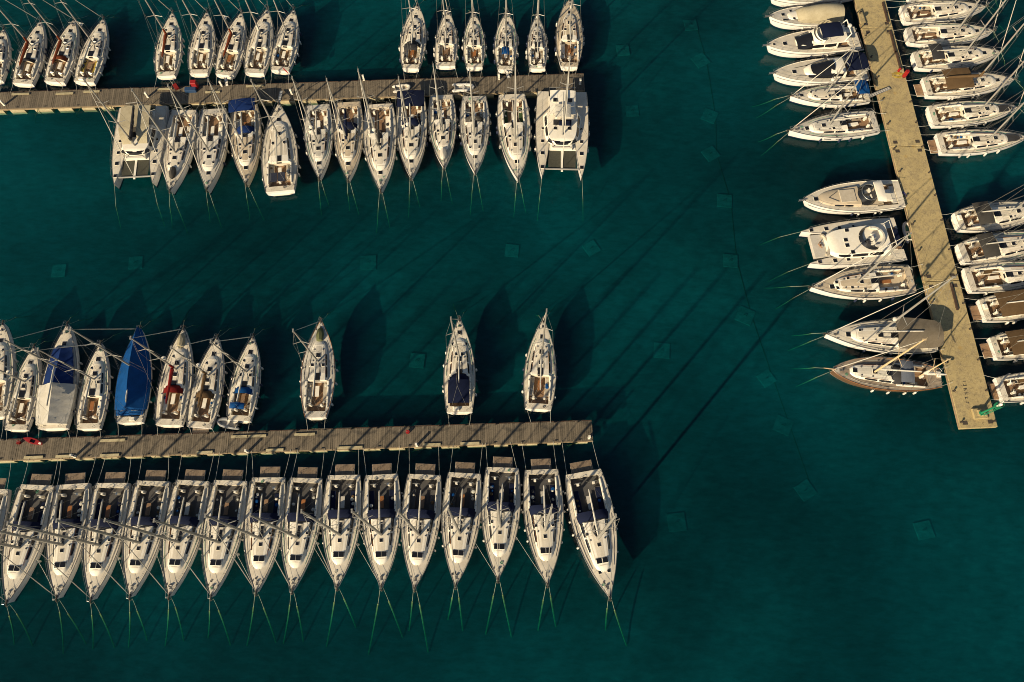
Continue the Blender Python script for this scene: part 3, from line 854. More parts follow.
def boarding_step(A, px, py, ln, label, wdt=.34):
    g, rz = on_axis(A, px, py)
    r = thing('boarding_step', label, 'step', (g.x, g.y, PIER_H + .008), rz, 'pale boarding steps along the pier edges')
    m = MB(); m.box(0, 0, .10, ln, wdt, .05, 0, .01); part('tread', m, 'float_cream', r)
    for sd in (-1, 1):
        m = MB(); m.box(sd * ln * .4, 0, 0, .1, wdt * .9, .10); part('leg', m, 'timber_pale', r)
for i, (A, px, py, ln, where) in enumerate([
    (P1, 21, 94.5, 2.6, 'upper edge of upper wooden pier, leftmost'), (P1, 65, 94, 2.6, 'upper edge of upper wooden pier, second from left'),
    (P1, 92, 92, 2.4, 'upper edge of upper wooden pier, left of the tan-roofed catamaran mast'), (P1, 165, 89.5, 2.2, 'upper edge of upper wooden pier, left of the red cabinet'),
    (P1, 213, 92.5, 2.2, 'middle of upper wooden pier, right of the blue dock box'), (P1, 255, 86.5, 2.6, 'upper edge of upper wooden pier, above the blue bimini'),
    (P2, 113, 440.5, 3.2, 'upper edge of lower wooden pier, below the tarped sloop'), (P2, 240, 436.8, 2.2, 'upper edge of lower wooden pier, below the gap of empty water'),
    (P2, 257, 436.2, 2.4, 'upper edge of lower wooden pier, right one of a close pair'), (P2, 305, 434.6, 2.6, 'upper edge of lower wooden pier, by the lone olive-bag sloop'),
    (P2, 34, 457.5, 2.4, 'lower edge of lower wooden pier, leftmost'), (P2, 65, 456.4, 2.2, 'lower edge of lower wooden pier, left of first pedestal'),
    (P2, 110, 455.4, 2.4, 'lower edge of lower wooden pier, right of first pedestal'), (P2, 205, 452.5, 2.0, 'lower edge of lower wooden pier, left of second pedestal'),
    (P2, 275, 450.2, 2.2, 'lower edge of lower wooden pier, right of second pedestal'), (P2, 350, 447.8, 3.2, 'lower edge of lower wooden pier, near the middle'),
    (P2, 432, 444.8, 2.2, 'lower edge of lower wooden pier, right of the third pedestal'), (P2, 470, 443.6, 2.4, 'lower edge of lower wooden pier, towards the right')]):
    boarding_step(A, px, py, ln, 'pale boarding step, ' + where)

# concrete pier ---------------------------------------------------------------
P3H = 1.0
TL3, TR3, BL3, BR3 = G(855, 0, P3H), G(885.6, 0, P3H), G(961.5, 429, P3H), G(997, 427, P3H)
m0, m1 = (BL3 + BR3) / 2, (TL3 + TR3) / 2
d3 = (m1 - m0); d3.z = 0; LN3 = d3.length; d3.normalize(); n3 = Vector((d3.y, -d3.x, 0)); W3 = 4.75
rz3 = math.atan2(-d3.x, d3.y)
pier3 = thing('concrete_pier', 'wide sand-coloured concrete pier on the right with boats on both sides', 'pier', (m0.x, m0.y, 0), rz3)
def y3(px, py): return (G(px, py, P3H) - m0).dot(d3)
def x3(px, py): return (G(px, py, P3H) - m0).dot(n3)
joints = [0, y3(949, 280.5), y3(912, 146), y3(875, 35), LN3 + 22]
joints = [joints[0], joints[1], joints[2], joints[2] + (joints[2] - joints[1]), joints[2] + 2 * (joints[2] - joints[1])]
for a, b in zip(joints[:-1], joints[1:]):
    m = MB(); m.box(0, (a + b) / 2, P3H - .55, W3, b - a - .09, .55, 0, .03); part('concrete_slab', m, 'pier_concrete', pier3)
    for sd in (-1, 1):
        for yy in (a + .75, b - .75):
            m = MB(); m.box(sd * (W3 / 2 - .75), yy, P3H + .003, .62, .5, .018, 0, .006); part('cover_plate', m, 'iron', pier3)
        m = MB(); m.box(sd * (W3 / 2 + .03), (a + b) / 2, P3H - .42, .06, b - a - .4, .28); part('rubbing_strake', m, 'timber_pale', pier3)
    for q in (.16, .5, .84):
        m = MB(); m.box(.6, a + (b - a) * q, -2.5, W3 * .3, .9, 2.5 + P3H - .55 - .004); part('pile_cap', m, 'pier_concrete', pier3)
def bollard_me():
    def f():
        m = MB(); m.box(0, 0, 0, .3, .22, .03); m.tube([(0, 0, .03), (0, 0, .24), (0, 0, .26), (0, 0, .34), (0, 0, .36)], [.08, .07, .13, .13, .08], 8); return m.mesh('bollard', 'iron', True)
    return cached('bollard', f)
rr3 = random.Random(4)
for i in range(22):
    for sd in (-1, 1): link('bollard', bollard_me(), pier3, (sd * (W3 / 2 - .28), 1.0 + i * 4.05 + rr3.uniform(-.3, .3), P3H))
quay3 = lambda side: (lambda p: m0 + d3 * (p - m0).dot(d3) + n3 * (side * (W3 / 2 - .25)) + Vector((0, 0, .25)))
# dark timber beams lying along its right edge
for px, py, ln, where in ((886.5, 13, 3.9, 'nearest the top of the picture'), (894, 42, 4.1, 'second from the top'), (899.5, 61, 3.4, 'just above the red hydrant'), (955.5, 297, 3.9, 'beside the boats with brown awnings')):
    r = thing('timber_beam', 'dark timber beam lying along right edge of concrete pier, ' + where, 'beam', (*(m0 + d3 * y3(px, py) + n3 * (x3(px, py) - .25)).xy, P3H + .004), rz3, 'dark timber beams on the concrete pier')
    m = MB(); m.box(0, 0, .05, .26, ln, .17, 0, .02); part('beam', m, 'timber_dark', r)
    for q in (-.38, .38):
        m = MB(); m.box(0, ln * q, 0, .34, .12, .05); part('bearer', m, 'timber_dark', r)
# worn dark painted marks near the pier end: lettering too worn to read
xm, ym = x3(967, 392), y3(967, 392)
strokes = [[(0, 0, .5, .09)], [(0, 0, .5, .1), (-.2, .1, .08, .26), (.2, .1, .08, .26)], [(0, .14, .5, .08), (-.2, 0, .09, .3), (.02, 0, .08, .26), (.2, 0, .09, .22)],
           [(0, .12, .5, .09), (.12, -.02, .08, .26), (-.1, -.02, .07, .2)], [(0, .1, .5, .09), (-.18, -.04, .09, .28), (.04, -.03, .08, .22)], [(0, 0, .45, .09), (-.15, .1, .08, .22), (.2, -.08, .09, .24)]]
m = MB()
for i, st in enumerate(strokes):
    for sx, sy, sw, sh in st: m.box(xm - .06 * i + sx * .9, ym + 1.45 - i * .56 + sy, P3H + .003, sw * .9, sh, .005)
part('painted_lettering', m, 'paint_black', pier3)
# navigation light post on a plinth at the end
g = G(979, 414, P3H); r = thing('navigation_light', 'green navigation light post on a square plinth at concrete pier end', 'light post', (g.x, g.y, P3H), rz3)
m = MB(); m.box(0, 0, 0, 1.75, 1.35, .32, 0, .04); m.box(.1, .05, .32, .9, .8, .22, 0, .03); part('plinth', m, 'pier_concrete', r)
m = MB(); m.tube([(0, 0, .54), (0, 0, .62), (0, 0, .64), (0, 0, 3.9), (0, 0, 3.95)], [.30, .30, .16, .13, .13], 10); po = part('post', m, 'green_paint', r, True)
m = MB()
for sd in (-1, 1): m.tube([(sd * .2, -.38, .54), (sd * .2, -.3, 4.5)], .03, 4)
for i in range(11): m.tube([(-.2, -.37, .9 + i * .33), (.2, -.37, .9 + i * .33)], .022, 4)
part('ladder', m, 'green_paint', r)
m = MB(); m.prism([(.42 * math.cos(a), .42 * math.sin(a)) for a in arc(12)[:-1]], 3.9, 3.98); part('gallery', m, 'green_paint', r)
m = MB(); m.tube([(.4 * math.cos(a), .4 * math.sin(a), 4.8) for a in arc(14)], .025, 4, cap=False)
for a in arc(7)[:-1]: m.tube([(.4 * math.cos(a), .4 * math.sin(a), 3.98), (.4 * math.cos(a), .4 * math.sin(a), 4.8)], .022, 4)
part('gallery_rail', m, 'green_paint', r)
m = MB(); m.tube([(0, 0, 3.98), (0, 0, 4.5), (0, 0, 4.55), (0, 0, 4.85), (0, 0, 5.0)], [.12, .12, .2, .2, .05], 10); part('lantern', m, 'gel_white', r, True)
# red fire-hose cabinet and hydrant with spilt yellow mat
g = G(903.5, 77, P3H); r = thing('fire_cabinet', 'upright red fire cabinet at right edge of the concrete pier', 'cabinet', (g.x, g.y, P3H), rz3)
m = MB(); m.box(0, 0, .1, .42, .36, 1.25, 0, .05); part('body', m, 'bright_red', r)
m = MB(); m.box(0, 0, 1.36, .48, .42, .06, 0, .02); part('lid', m, 'bright_red', r)
for sd in (-1, 1):
    m = MB(); m.box(sd * .14, 0, 0, .08, .3, .1); part('foot', m, 'iron', r)
g = G(898.5, 71, P3H); r = thing('fire_hydrant', 'small red hydrant beside the fire cabinet on concrete pier', 'hydrant', (g.x, g.y, P3H), rz3)
m = MB(); m.tube([(0, 0, 0), (0, 0, .06), (0, 0, .07), (0, 0, .55), (0, 0, .62), (0, 0, .7)], [.2, .2, .12, .12, .15, .04], 8); part('body', m, 'bright_red', r, True)
m = MB(); m.tube([(-.24, 0, .42), (.24, 0, .42)], .07, 7); part('outlet', m, 'bright_red', r, True)
g = G(897.5, 75.5, P3H); r = thing('coiled_hose', 'coil of yellow hose on the concrete pier by the red cabinet', 'hose', (g.x, g.y, P3H), rz3)
m = MB(); m.tube([((.2 + .012 * i) * math.cos(i * .55) * 1.5, (.2 + .012 * i) * math.sin(i * .55) * .8, .03 + .0008 * i) for i in range(40)], .03, 5); part('hose', m, 'yellow_plastic', r)
m = MB(); m.tube([(.9, .1, .04), (1.05, .14, .04)], .05, 6); part('nozzle', m, 'iron', r)

# small things on the wooden piers ------------------------------------------
g = G(193.5, 90.5, PIER_H); r = thing('fire_cabinet', 'red fire cabinet on the upper wooden pier by a blue box', 'cabinet', (g.x + .3, g.y + .55, PIER_H), 0)
m = MB(); m.box(0, 0, 0, .75, .6, 1.28, 0, .05); part('body', m, 'bright_red', r)
m = MB(); m.box(0, 0, 1.29, .82, .66, .06, 0, .02); part('lid', m, 'bright_red', r)
r = thing('dock_box', 'low blue dock box on upper wooden pier below the red cabinet', 'box', (g.x - .3, g.y - .1, PIER_H), .05)
m = MB(); m.box(0, 0, 0, 1.6, .62, .5, 0, .04); part('body', m, 'blue_plastic', r)
m = MB(); m.box(0, 0, .5, 1.66, .68, .08, 0, .03); part('lid', m, 'blue_plastic', r)
g = G(177, 88.5, PIER_H); r = thing('dock_trolley', 'dark red hand trolley standing on upper wooden pier left of blue box', 'trolley', (g.x, g.y, PIER_H), .6)
m = MB(); m.box(0, 0, .25, .6, 1.0, .35, 0, .03); part('tub', m, 'red', r)
for sd in (-1, 1):
    m = MB(); m.tube([(sd * .38, -.1, .22), (sd * .32, -.1, .22)], .22, 10); part('wheel', m, 'rubber', r)
m = MB(); m.tube([(-.22, .45, .5), (-.22, 1.1, .95), (.22, 1.1, .95), (.22, .45, .5)], .02, 5); part('handle', m, 'steel', r)
g = G(34, 441.5, PIER_H); r = thing('kayak', 'short red kayak with white end on left of the lower wooden pier', 'kayak', (g.x, g.y, PIER_H + .14), -.3)
FK = Form(2.6, .72, .2, .5, 2, .9, fb=.22, rise=.1, rake=.05)
link('hull', hull_mesh(FK, 'bright_red', 14, draft=.14), r, (0, 0, 0), R(90)); link('deck', deck_mesh(FK, 'bright_red', (.36, .62, .2, .2), 'rubber', 14, depth=.2), r, (0, 0, 0), R(90))
m = MB(); m.box(1.05, 0, .2, .35, .25, .05, 0, .02); part('end_grip', m, 'gel_white', r)
for px, py, mat, lab in ((408, 432.5, 'bright_red', 'small red bucket on upper edge of lower wooden pier'), (20, 443, 'red', 'small dark red bucket near left end of the lower pier')):
    g = G(px, py, PIER_H); r = thing('bucket', lab, 'bucket', (g.x, g.y, PIER_H), .4)
    m = MB(); m.tube([(0, 0, 0), (0, 0, .42), (0, 0, .44), (0, 0, .41), (0, 0, .05)], [.19, .26, .25, .22, .16], 12); part('tub', m, mat, r, True)
    m = MB(); m.tube([(.25 * math.cos(a), .03, .42 + .2 * math.sin(a)) for a in arc(8, 0, math.pi)], .012, 4); part('handle', m, 'steel', r)

# inflatable dinghies ---------------------------------------------------------
def dinghy(label, px, py, h, rz, ln=2.9, wd=1.5, mat='fender_white', floor='deck_grey', outboard=False, group='dinghies'):
    g = G(px, py, h); r = thing('dinghy', label, 'dinghy', (g.x, g.y, h), rz, group)
    tr = wd * .15; w = wd / 2 - tr
    pts = [(-w, -ln / 2, tr), (-w, ln * .12, tr), (-w * .8, ln * .32, tr + .05), (-w * .35, ln * .45, tr + .1), (0, ln * .485, tr + .12), (w * .35, ln * .45, tr + .1), (w * .8, ln * .32, tr + .05), (w, ln * .12, tr), (w, -ln / 2, tr)]
    m = MB(); m.tube([(pts[0][0], pts[0][1] - .2, tr)] + pts + [(pts[-1][0], pts[-1][1] - .2, tr)], [tr * .4] + [tr] * len(pts) + [tr * .4], 8); part('tube', m, mat, r, True)
    m = MB(); m.prism([(-w, -ln * .44), (w, -ln * .44), (w, ln * .12), (w * .7, ln * .32), (0, ln * .44), (-w * .7, ln * .32), (-w, ln * .12)], .06, .12); part('floor', m, floor, r)
    m = MB(); m.box(0, -ln * .42, .06, 2 * w, .06, .42); part('transom', m, 'gel_white', r)
    m = MB(); m.box(0, 0, tr * 1.5, 2 * w + tr, .24, .03); part('thwart', m, 'gel_white', r)
    if outboard:
        m = MB(); m.box(0, -ln * .47, .45, .28, .42, .4, 0, .08); m.box(0, -ln * .5, -.35, .1, .14, .8); part('outboard_motor', m, 'rubber', r)
    return r
dinghy('white inflatable dinghy lying on the upper wooden pier', 463.5, 88.5, PIER_H + .03, R(-87), 3.0, 1.5)
dinghy('small pale dinghy at edge of upper pier behind blue-covered yacht', 402, 89, PIER_H + .03, R(-80), 2.4, 1.35, 'white_canvas', 'deck_sand')
dinghy('green and white dinghy floating behind the power catamaran at concrete pier', 907.5, 233, -.08, R(8), 2.9, 1.5, 'fender_white', 'green_inflatable')
dinghy('grey dinghy hanging behind the sloop with blue sprayhood', 229, 423.5, .25, R(80), 2.8, 1.4, 'grey_inflatable', 'deck_grey', True)

# mooring blocks on the sea floor ----------------------------------------------
blocks = [(623, 49, 'topmost of the left group'), (701, 59.5, 'near the top of the chain line'), (632.5, 110, 'brightest, in open water right of upper pier'), (710, 115, 'third from the top on the chain line'), (711, 153, 'fourth from the top on the chain line'),
          (725, 200, 'fifth from the top on the chain line'), (591.6, 247.5, 'in the channel right of centre'), (731, 260, 'sixth from the top on the chain line'), (745.6, 315, 'seventh from the top on the chain line'),
          (662, 350, 'in open water above the lower pier end'), (767, 378, 'below the chain line, level with the ketch'), (783.6, 425, 'level with the concrete pier end'), (806, 490, 'lowest of the long chain line'), (677, 522, 'right of the last yacht of the lower row'),
          (368, 262, 'in the channel left of centre'), (417, 360, 'between the two lone sloops'), (925, 530, 'far right below the concrete pier'), (135, 262, 'in the channel at left'), (691, 24, 'topmost, at the head of the chain line'), (58, 270, 'far left of the channel'), (512, 250, 'middle of the channel')]
bpts = []
for i, (px, py, where) in enumerate(blocks):
    g = G(px, py, SEA_D); zf = floor_z(g.x, g.y); g = G(px, py, zf + .3)
    zf = floor_z(g.x, g.y)
    r = thing('mooring_block', 'square concrete mooring block under water, ' + where, 'mooring block', (g.x, g.y, zf), rr3.choice([.05, .1, .55, -.45, .2, -.1]), 'mooring blocks on the sea floor')
    m = MB(); q = rr3.uniform(1.9, 2.3); m.box(0, 0, -.4, q, q, .55, 0, .02); part('block', m, 'block_pale', r)
    m = MB(); m.tube([(.2 * math.cos(a), 0, .15 + .2 * math.sin(a)) for a in arc(8, 0, math.pi)], .04, 5); part('ring', m, 'iron', r)
    bpts.append((g.x, g.y, zf))
order = [18, 1, 3, 4, 5, 7, 8, 10, 11, 12]
m = MB()
ch = []
for k in order:
    x, y, z = bpts[k]; ch.append((x + .9, y, z + .04))
m.tube(ch, .05, 5)
o = part('ground_chain', m, 'weed', None); o['label'] = 'dark ground chain on sea floor linking the mooring blocks'; o['category'] = 'chain'
#@@BOATS
# ------------------------------------------------------------------ other boat builders
def dome(root, name, y0, y1, w, z0, h, mat, hf, wf, p=2.6, n=10, x0=0.0, smooth=True):
    m = MB(); rows = []
    cs = (-1, -.96, -.85, -.6, -.3, 0, .3, .6, .85, .96, 1)
    for i in range(n + 1):
        u = i / n; hh, ww = h * hf(u), w / 2 * wf(u)
        rows.append([(x0 + ww * c, y0 + (y1 - y0) * u, z0 + hh * (1 - abs(c) ** p)) for c in cs])
    m.grid(rows); k = len(cs)
    m.add(rows[0], [tuple(range(k))]); m.add(rows[-1], [tuple(range(k - 1, -1, -1))])
    return part(name, m, mat, root, smooth)

def ring_band(root, name, pts_lo, pts_hi, mat):
    m = MB(); m.grid([pts_lo, pts_hi]); m.grid([[(x, y, z - .02) for x, y, z in pts_hi], [(x, y, z - .02) for x, y, z in pts_lo]])
    return part(name, m, mat, root, True)

def catamaran(label, bow, stern, group, beam=.55, style='sail', mk=.19, tramp=True, roof='gel_white', boom_cover=None):
    c, rz, L = frame(bow, stern, 1.7, 1.4); B = L * beam
    rr = random.Random(len(label))
    root = thing('catamaran', label, 'catamaran', c, rz, group)
    hw = B * .27; off = B / 2 - hw / 2
    F = Form(L, hw, .8, .42, 2.1, .85, fb=1.45, rise=.16, rake=.15)
    D = Form(L, B, 1, .999, 2, 1, fb=1.45, rise=.16)
    for sd in (-1, 1):
        h = link('hull', hull_mesh(F, 'hull_white', x0=sd * off), root)
        link('hull_deck', deck_mesh(F, 'deck_cream', x0=sd * off), h)
        for t_, q in ((.90, .42), (.74, .45), (.60, .38), (.45, .3)): link('hatch', hatch_me(q, q), h, (sd * off, F.y(t_), F.deck(0, t_) + .01))
        m = MB(); m.box(sd * off, F.y(0) - .3, .25, hw * .62, .7, .25, 0, .04); part('stern_step', m, 'deck_grey', h)
        toe_rail(h, F, x0=sd * off, r=.022)
    # bridge deck
    inn = off - hw * .42
    tf = .70 if tramp else .80
    m = MB(); m.box(0, F.y((.06 + tf) / 2), .75, inn * 2 + .1, (tf - .06) * L, F.z(.3) - .75 + .03, 0, .03); part('bridge_deck', m, 'gel_white', root)
    zt = F.z(.3) + .03
    if tramp:
        m = MB(); m.tube([(-off, F.y(.915), F.z(.9) - .12), (off, F.y(.915), F.z(.9) - .12)], .13, 8); part('crossbeam', m, 'alloy', root, True)
        m = MB(); m.box(0, F.y((tf + .93) / 2), F.z(.8) - .18, .30, (.95 - tf) * L, .12, 0, .03); part('longeron', m, 'gel_white', root)
        for sd in (-1, 1):
            m = MB(); xa, xb = sd * .16, sd * (inn + .03)
            m.grid([[(xa + (xb - xa) * j / 4, F.y(tf + .005 + (.91 - tf) * i / 5), F.z(.8) - .14 - .05 * math.sin(math.pi * i / 5) * math.sin(math.pi * j / 4)) for j in range(5)] for i in range(6)], flip=(sd < 0))
            part('trampoline_net', m, 'net', root)
    if style == 'sail':
        cab = Cabin(D, .30, .66, B * .36, B * .30, .95, .75, .5, slope=.80)
        co = link('cabin', cab.mesh('gel_white'), root)
        cab.windows(co, [(.33, .44), (.455, .56)], lo=.3, hi=.9)
        pts = []
        for i in range(13):   # wrap-round front window
            a = math.pi * (.14 + .72 * i / 12); pts.append((math.cos(a) * B * .275, F.y(.575) + math.sin(a) * L * .072))
        ring_band(co, 'window', [(x * 1.10, y + .14, zt + .42) for x, y in pts], [(x, y - .1, zt + .83) for x, y in pts], 'acrylic')
        for x in (-1, 1): link('hatch', hatch_me(.4, .4), co, (x * B * .13, F.y(.49), cab.top(B * .13, .49) + .01))
        for x in (-.31, -.13, .13, .31):
            m = MB(); m.box(0, 0, 0, .75, .34, .05, 0, .01); part('front_window', m, 'acrylic', co, loc=(x * B * .72, F.y(.655) - abs(x) * 1.6, (cab.top(abs(x) * B * .72, .635) or zt + .5) + .02), rz=-x * .9)
        m = MB(); m.box(0, F.y(.685), zt + .01, inn * 1.5, .34, .4, 0, .05)
        for sd in (-1, 1): m.box(sd * inn * .68, F.y(.665), zt + .01, .34, .6, .4, 0, .05)
        part('bow_seat', m, 'gel_white', root)
        m = MB(); m.box(0, F.y(.665), zt + .012, inn * 1.1, .5, .02); part('bow_seat_sole', m, 'teak', root)
        # cockpit with hard top
        m = MB(); m.box(0, F.y(.18), zt + .004, inn * 1.7, .2 * L, .02); part('cockpit_sole', m, 'teak', root)
        for sd in (-1, 1):
            m = MB(); m.box(sd * inn * .66, F.y(.17), zt + .02, inn * .38, .16 * L, .45, 0, .05); part('bench', m, 'cushion', root)
        ht = canvas_arch(root, 'hardtop', F.y(.08), F.y(.36), B * .48, zt + 1.75, zt + 1.62, .14, roof, False)
        m = MB(); m.box(0, F.y(.42), cab.top(0, .42) + .002, B * .34, .9, .03, 0, .01); part('helm_well', m, 'charcoal_canvas', root)
        for x in (-.14, .14): link('hatch', hatch_me(.55, .55), ht, (x * B, F.y(.20), zt + 1.83))
        m = MB()
        for x in (-B * .22, B * .22): m.tube([(x, F.y(.12), zt), (x, F.y(.12), zt + 1.75)], .05, 6)
        part('hardtop_post', m, 'gel_white', ht)
        if roof == 'tan_canvas':
            for sd in (-1, 1):
                m = MB(); rows = []
                for i in range(7):
                    t_ = .10 + .44 * i / 6; ww = B * (.29 - .05 * max(0, i - 4) / 2)
                    rows.append([(sd * (.45 + (ww - .45) * j / 3), F.y(t_), zt + 2.0 - .1 * j / 3 - .95 * max(0, (i - 4.5) / 1.5) ** 1.5) for j in range(4)])
                m.grid(rows, flip=(sd < 0)); m.grid([[(p[0], p[1], p[2] - .05) for p in r] for r in rows], flip=(sd > 0))
                part('sun_cover', m, 'tan_canvas', root, True)
        else:
            dome(root, 'helm_bimini', F.y(.27), F.y(.42), B * .3, zt + 2.2, .22, 'white_canvas', lambda u: .7 + .3 * math.sin(math.pi * u), lambda u: 1, 3)
            put(root, wheel_me(), 'steering_wheel', B * .12, F.y(.38), zt + 2.1)
            m = MB(); m.box(-.05 * B, F.y(.44), zt + 1.1, B * .22, .7, .25, 0, .05); part('helm_seat', m, 'navy', root)
        # stern arch with davits
        m = MB(); m.tube([(-inn, F.y(.03), zt), (-inn, F.y(.02), zt + 1.3), (inn, F.y(.02), zt + 1.3), (inn, F.y(.03), zt)], .04, 6); part('stern_arch', m, 'steel', root)
        mt = .56
        zm = cab.top(0, mt); mh = (zm + mk * CAM_Z) / (1 + mk) - zm
        RF = Form(L, B, 1, .999, 2, 1, fb=1.45, rise=.16)
        add_rig(root, 0, F.y(mt), zm - .02, mh, L, B, cover=boom_cover, boom_h=1.25, bow=(0, F.y(.92), F.z(.92) + .1), F=RF, wide=.55, boom_len=L * .42, r0=.13, rake=.8)
    else:
        # power catamaran: long flush coachroof, flybridge well, bow lounge
        cab = Cabin(D, .16, .80, B * .37, B * .33, .95, .55, .4, slope=.82)
        co = link('cabin', cab.mesh('gel_white'), root)
        cab.windows(co, [(.24, .38), (.40, .56), (.58, .70)], lo=.3, hi=.85)
        for x, t_ in ((-.10, .60), (.02, .60), (.24, .56), (-.26, .56)): link('hatch', hatch_me(.45, .45), co, (x * B, F.y(t_), cab.top(abs(x) * B, t_) + .01))
        zz = cab.top(0, .35)
        m = MB(); ol = [(B * .26 * math.cos(a), F.y(.33) + L * .13 * math.sin(a)) for a in arc(20)[:-1]]
        m.prism(ol, zz - .1, zz + .12, 0, .03); fb = part('flybridge_deck', m, 'gel_white', root)
        ring_band(fb, 'windscreen', [(B * .27 * math.cos(a), F.y(.33) + L * .135 * math.sin(a), zz) for a in arc(16, -.2, math.pi + .2)], [(B * .235 * math.cos(a), F.y(.325) + L * .115 * math.sin(a), zz + .45) for a in arc(16, -.2, math.pi + .2)], 'acrylic')
        m = MB(); m.tube([(B * .21 * math.cos(a), F.y(.32) + L * .10 * math.sin(a), zz + .3) for a in arc(14, math.pi * .95, math.pi * 2.05)], .24, 6); part('settee', m, 'white_canvas', fb, True)
        m = MB(); m.box(0, F.y(.33), zz + .12, .8, .55, .5, 0, .05); part('table', m, 'gel_white', fb)
        m = MB(); m.box(-B * .13, F.y(.405), zz + .12, .9, .35, .6, 0, .08); part('helm_console', m, 'charcoal_canvas', fb)
        for x in (-B * .15, -B * .06):
            m = MB(); m.box(x, F.y(.37), zz + .12, .48, .5, .45, 0, .06); m.box(x, F.y(.37) - .25, zz + .5, .48, .1, .45, 0, .03); part('helm_seat', m, 'white_canvas', fb)
        m = MB(); m.box(0, F.y(.09), zt + .004, inn * 1.9, .14 * L, .02); part('cockpit_sole', m, 'teak', root)
        m = MB(); m.box(0, F.y(.045), zt + .02, inn * 1.5, .6, .42, 0, .06); part('bench', m, 'navy', root)
        ol = [(inn * .9 * math.cos(a), F.y(.82) + L * .05 * math.sin(a)) for a in arc(14, math.pi, 2 * math.pi)]
        m = MB(); m.tube([(x, y, F.z(.8) + .18) for x, y in ol], .22, 6); part('bow_lounge', m, 'cushion', root, True)
        m = MB(); m.box(0, F.y(.85), .9, inn * 2 + .1, .16 * L, F.z(.8) - .9, 0, .03); part('foredeck', m, 'deck_grey', root)
        m = MB(); m.tube([(-.5, F.y(.845), F.z(.8) + .3), (.1, F.y(.875), F.z(.8) + .35), (.5, F.y(.845), F.z(.8) + .3)], .07, 6); m.box(0, F.y(.85), F.z(.8), .2, .2, .3); part('bow_table', m, 'varnish', root)
        m = MB(); m.tube([(-B * .3, F.y(.17), zz - .2), (-B * .28, F.y(.15), zz + 1.1), (B * .28, F.y(.15), zz + 1.1), (B * .3, F.y(.17), zz - .2)], .05, 6); part('radar_arch', m, 'gel_white', root)
    DF = Form(L, B + .02, 1, .999, 2, 1, fb=1.45, rise=.16)
    for sd in (-1, 1):
        m = MB(); tp = []
        for i in range(9):
            t_ = .06 + .86 * i / 8; x = sd * (off + F.b(t_) - .06); z = F.z(t_); m.tube([(x, F.y(t_), z), (x, F.y(t_), z + .65)], .016, 4); tp.append((x, F.y(t_), z + .65))
        m.tube(tp, .014, 4); part('lifeline', m, 'steel', root)
        for k in range(4):
            t_ = .15 + .15 * k + rr.uniform(0, .08); link('fender', fender_me('fender_white'), root, (sd * (off + F.b(t_) + .13), F.y(t_), .7))
        a = w2(root, sd * off, F.y(.98), F.z(1)); b = w2(root, sd * off * 1.1, F.y(1) + 2.6, 0); e = b + (b - a) * .8; e.z = -2.6
        local_line(root, 'mooring_line', [a, b], .018, 'rope_pale'); local_line(root, 'mooring_line', [b, e], .035, 'rope_weedy')
    return root, F, off

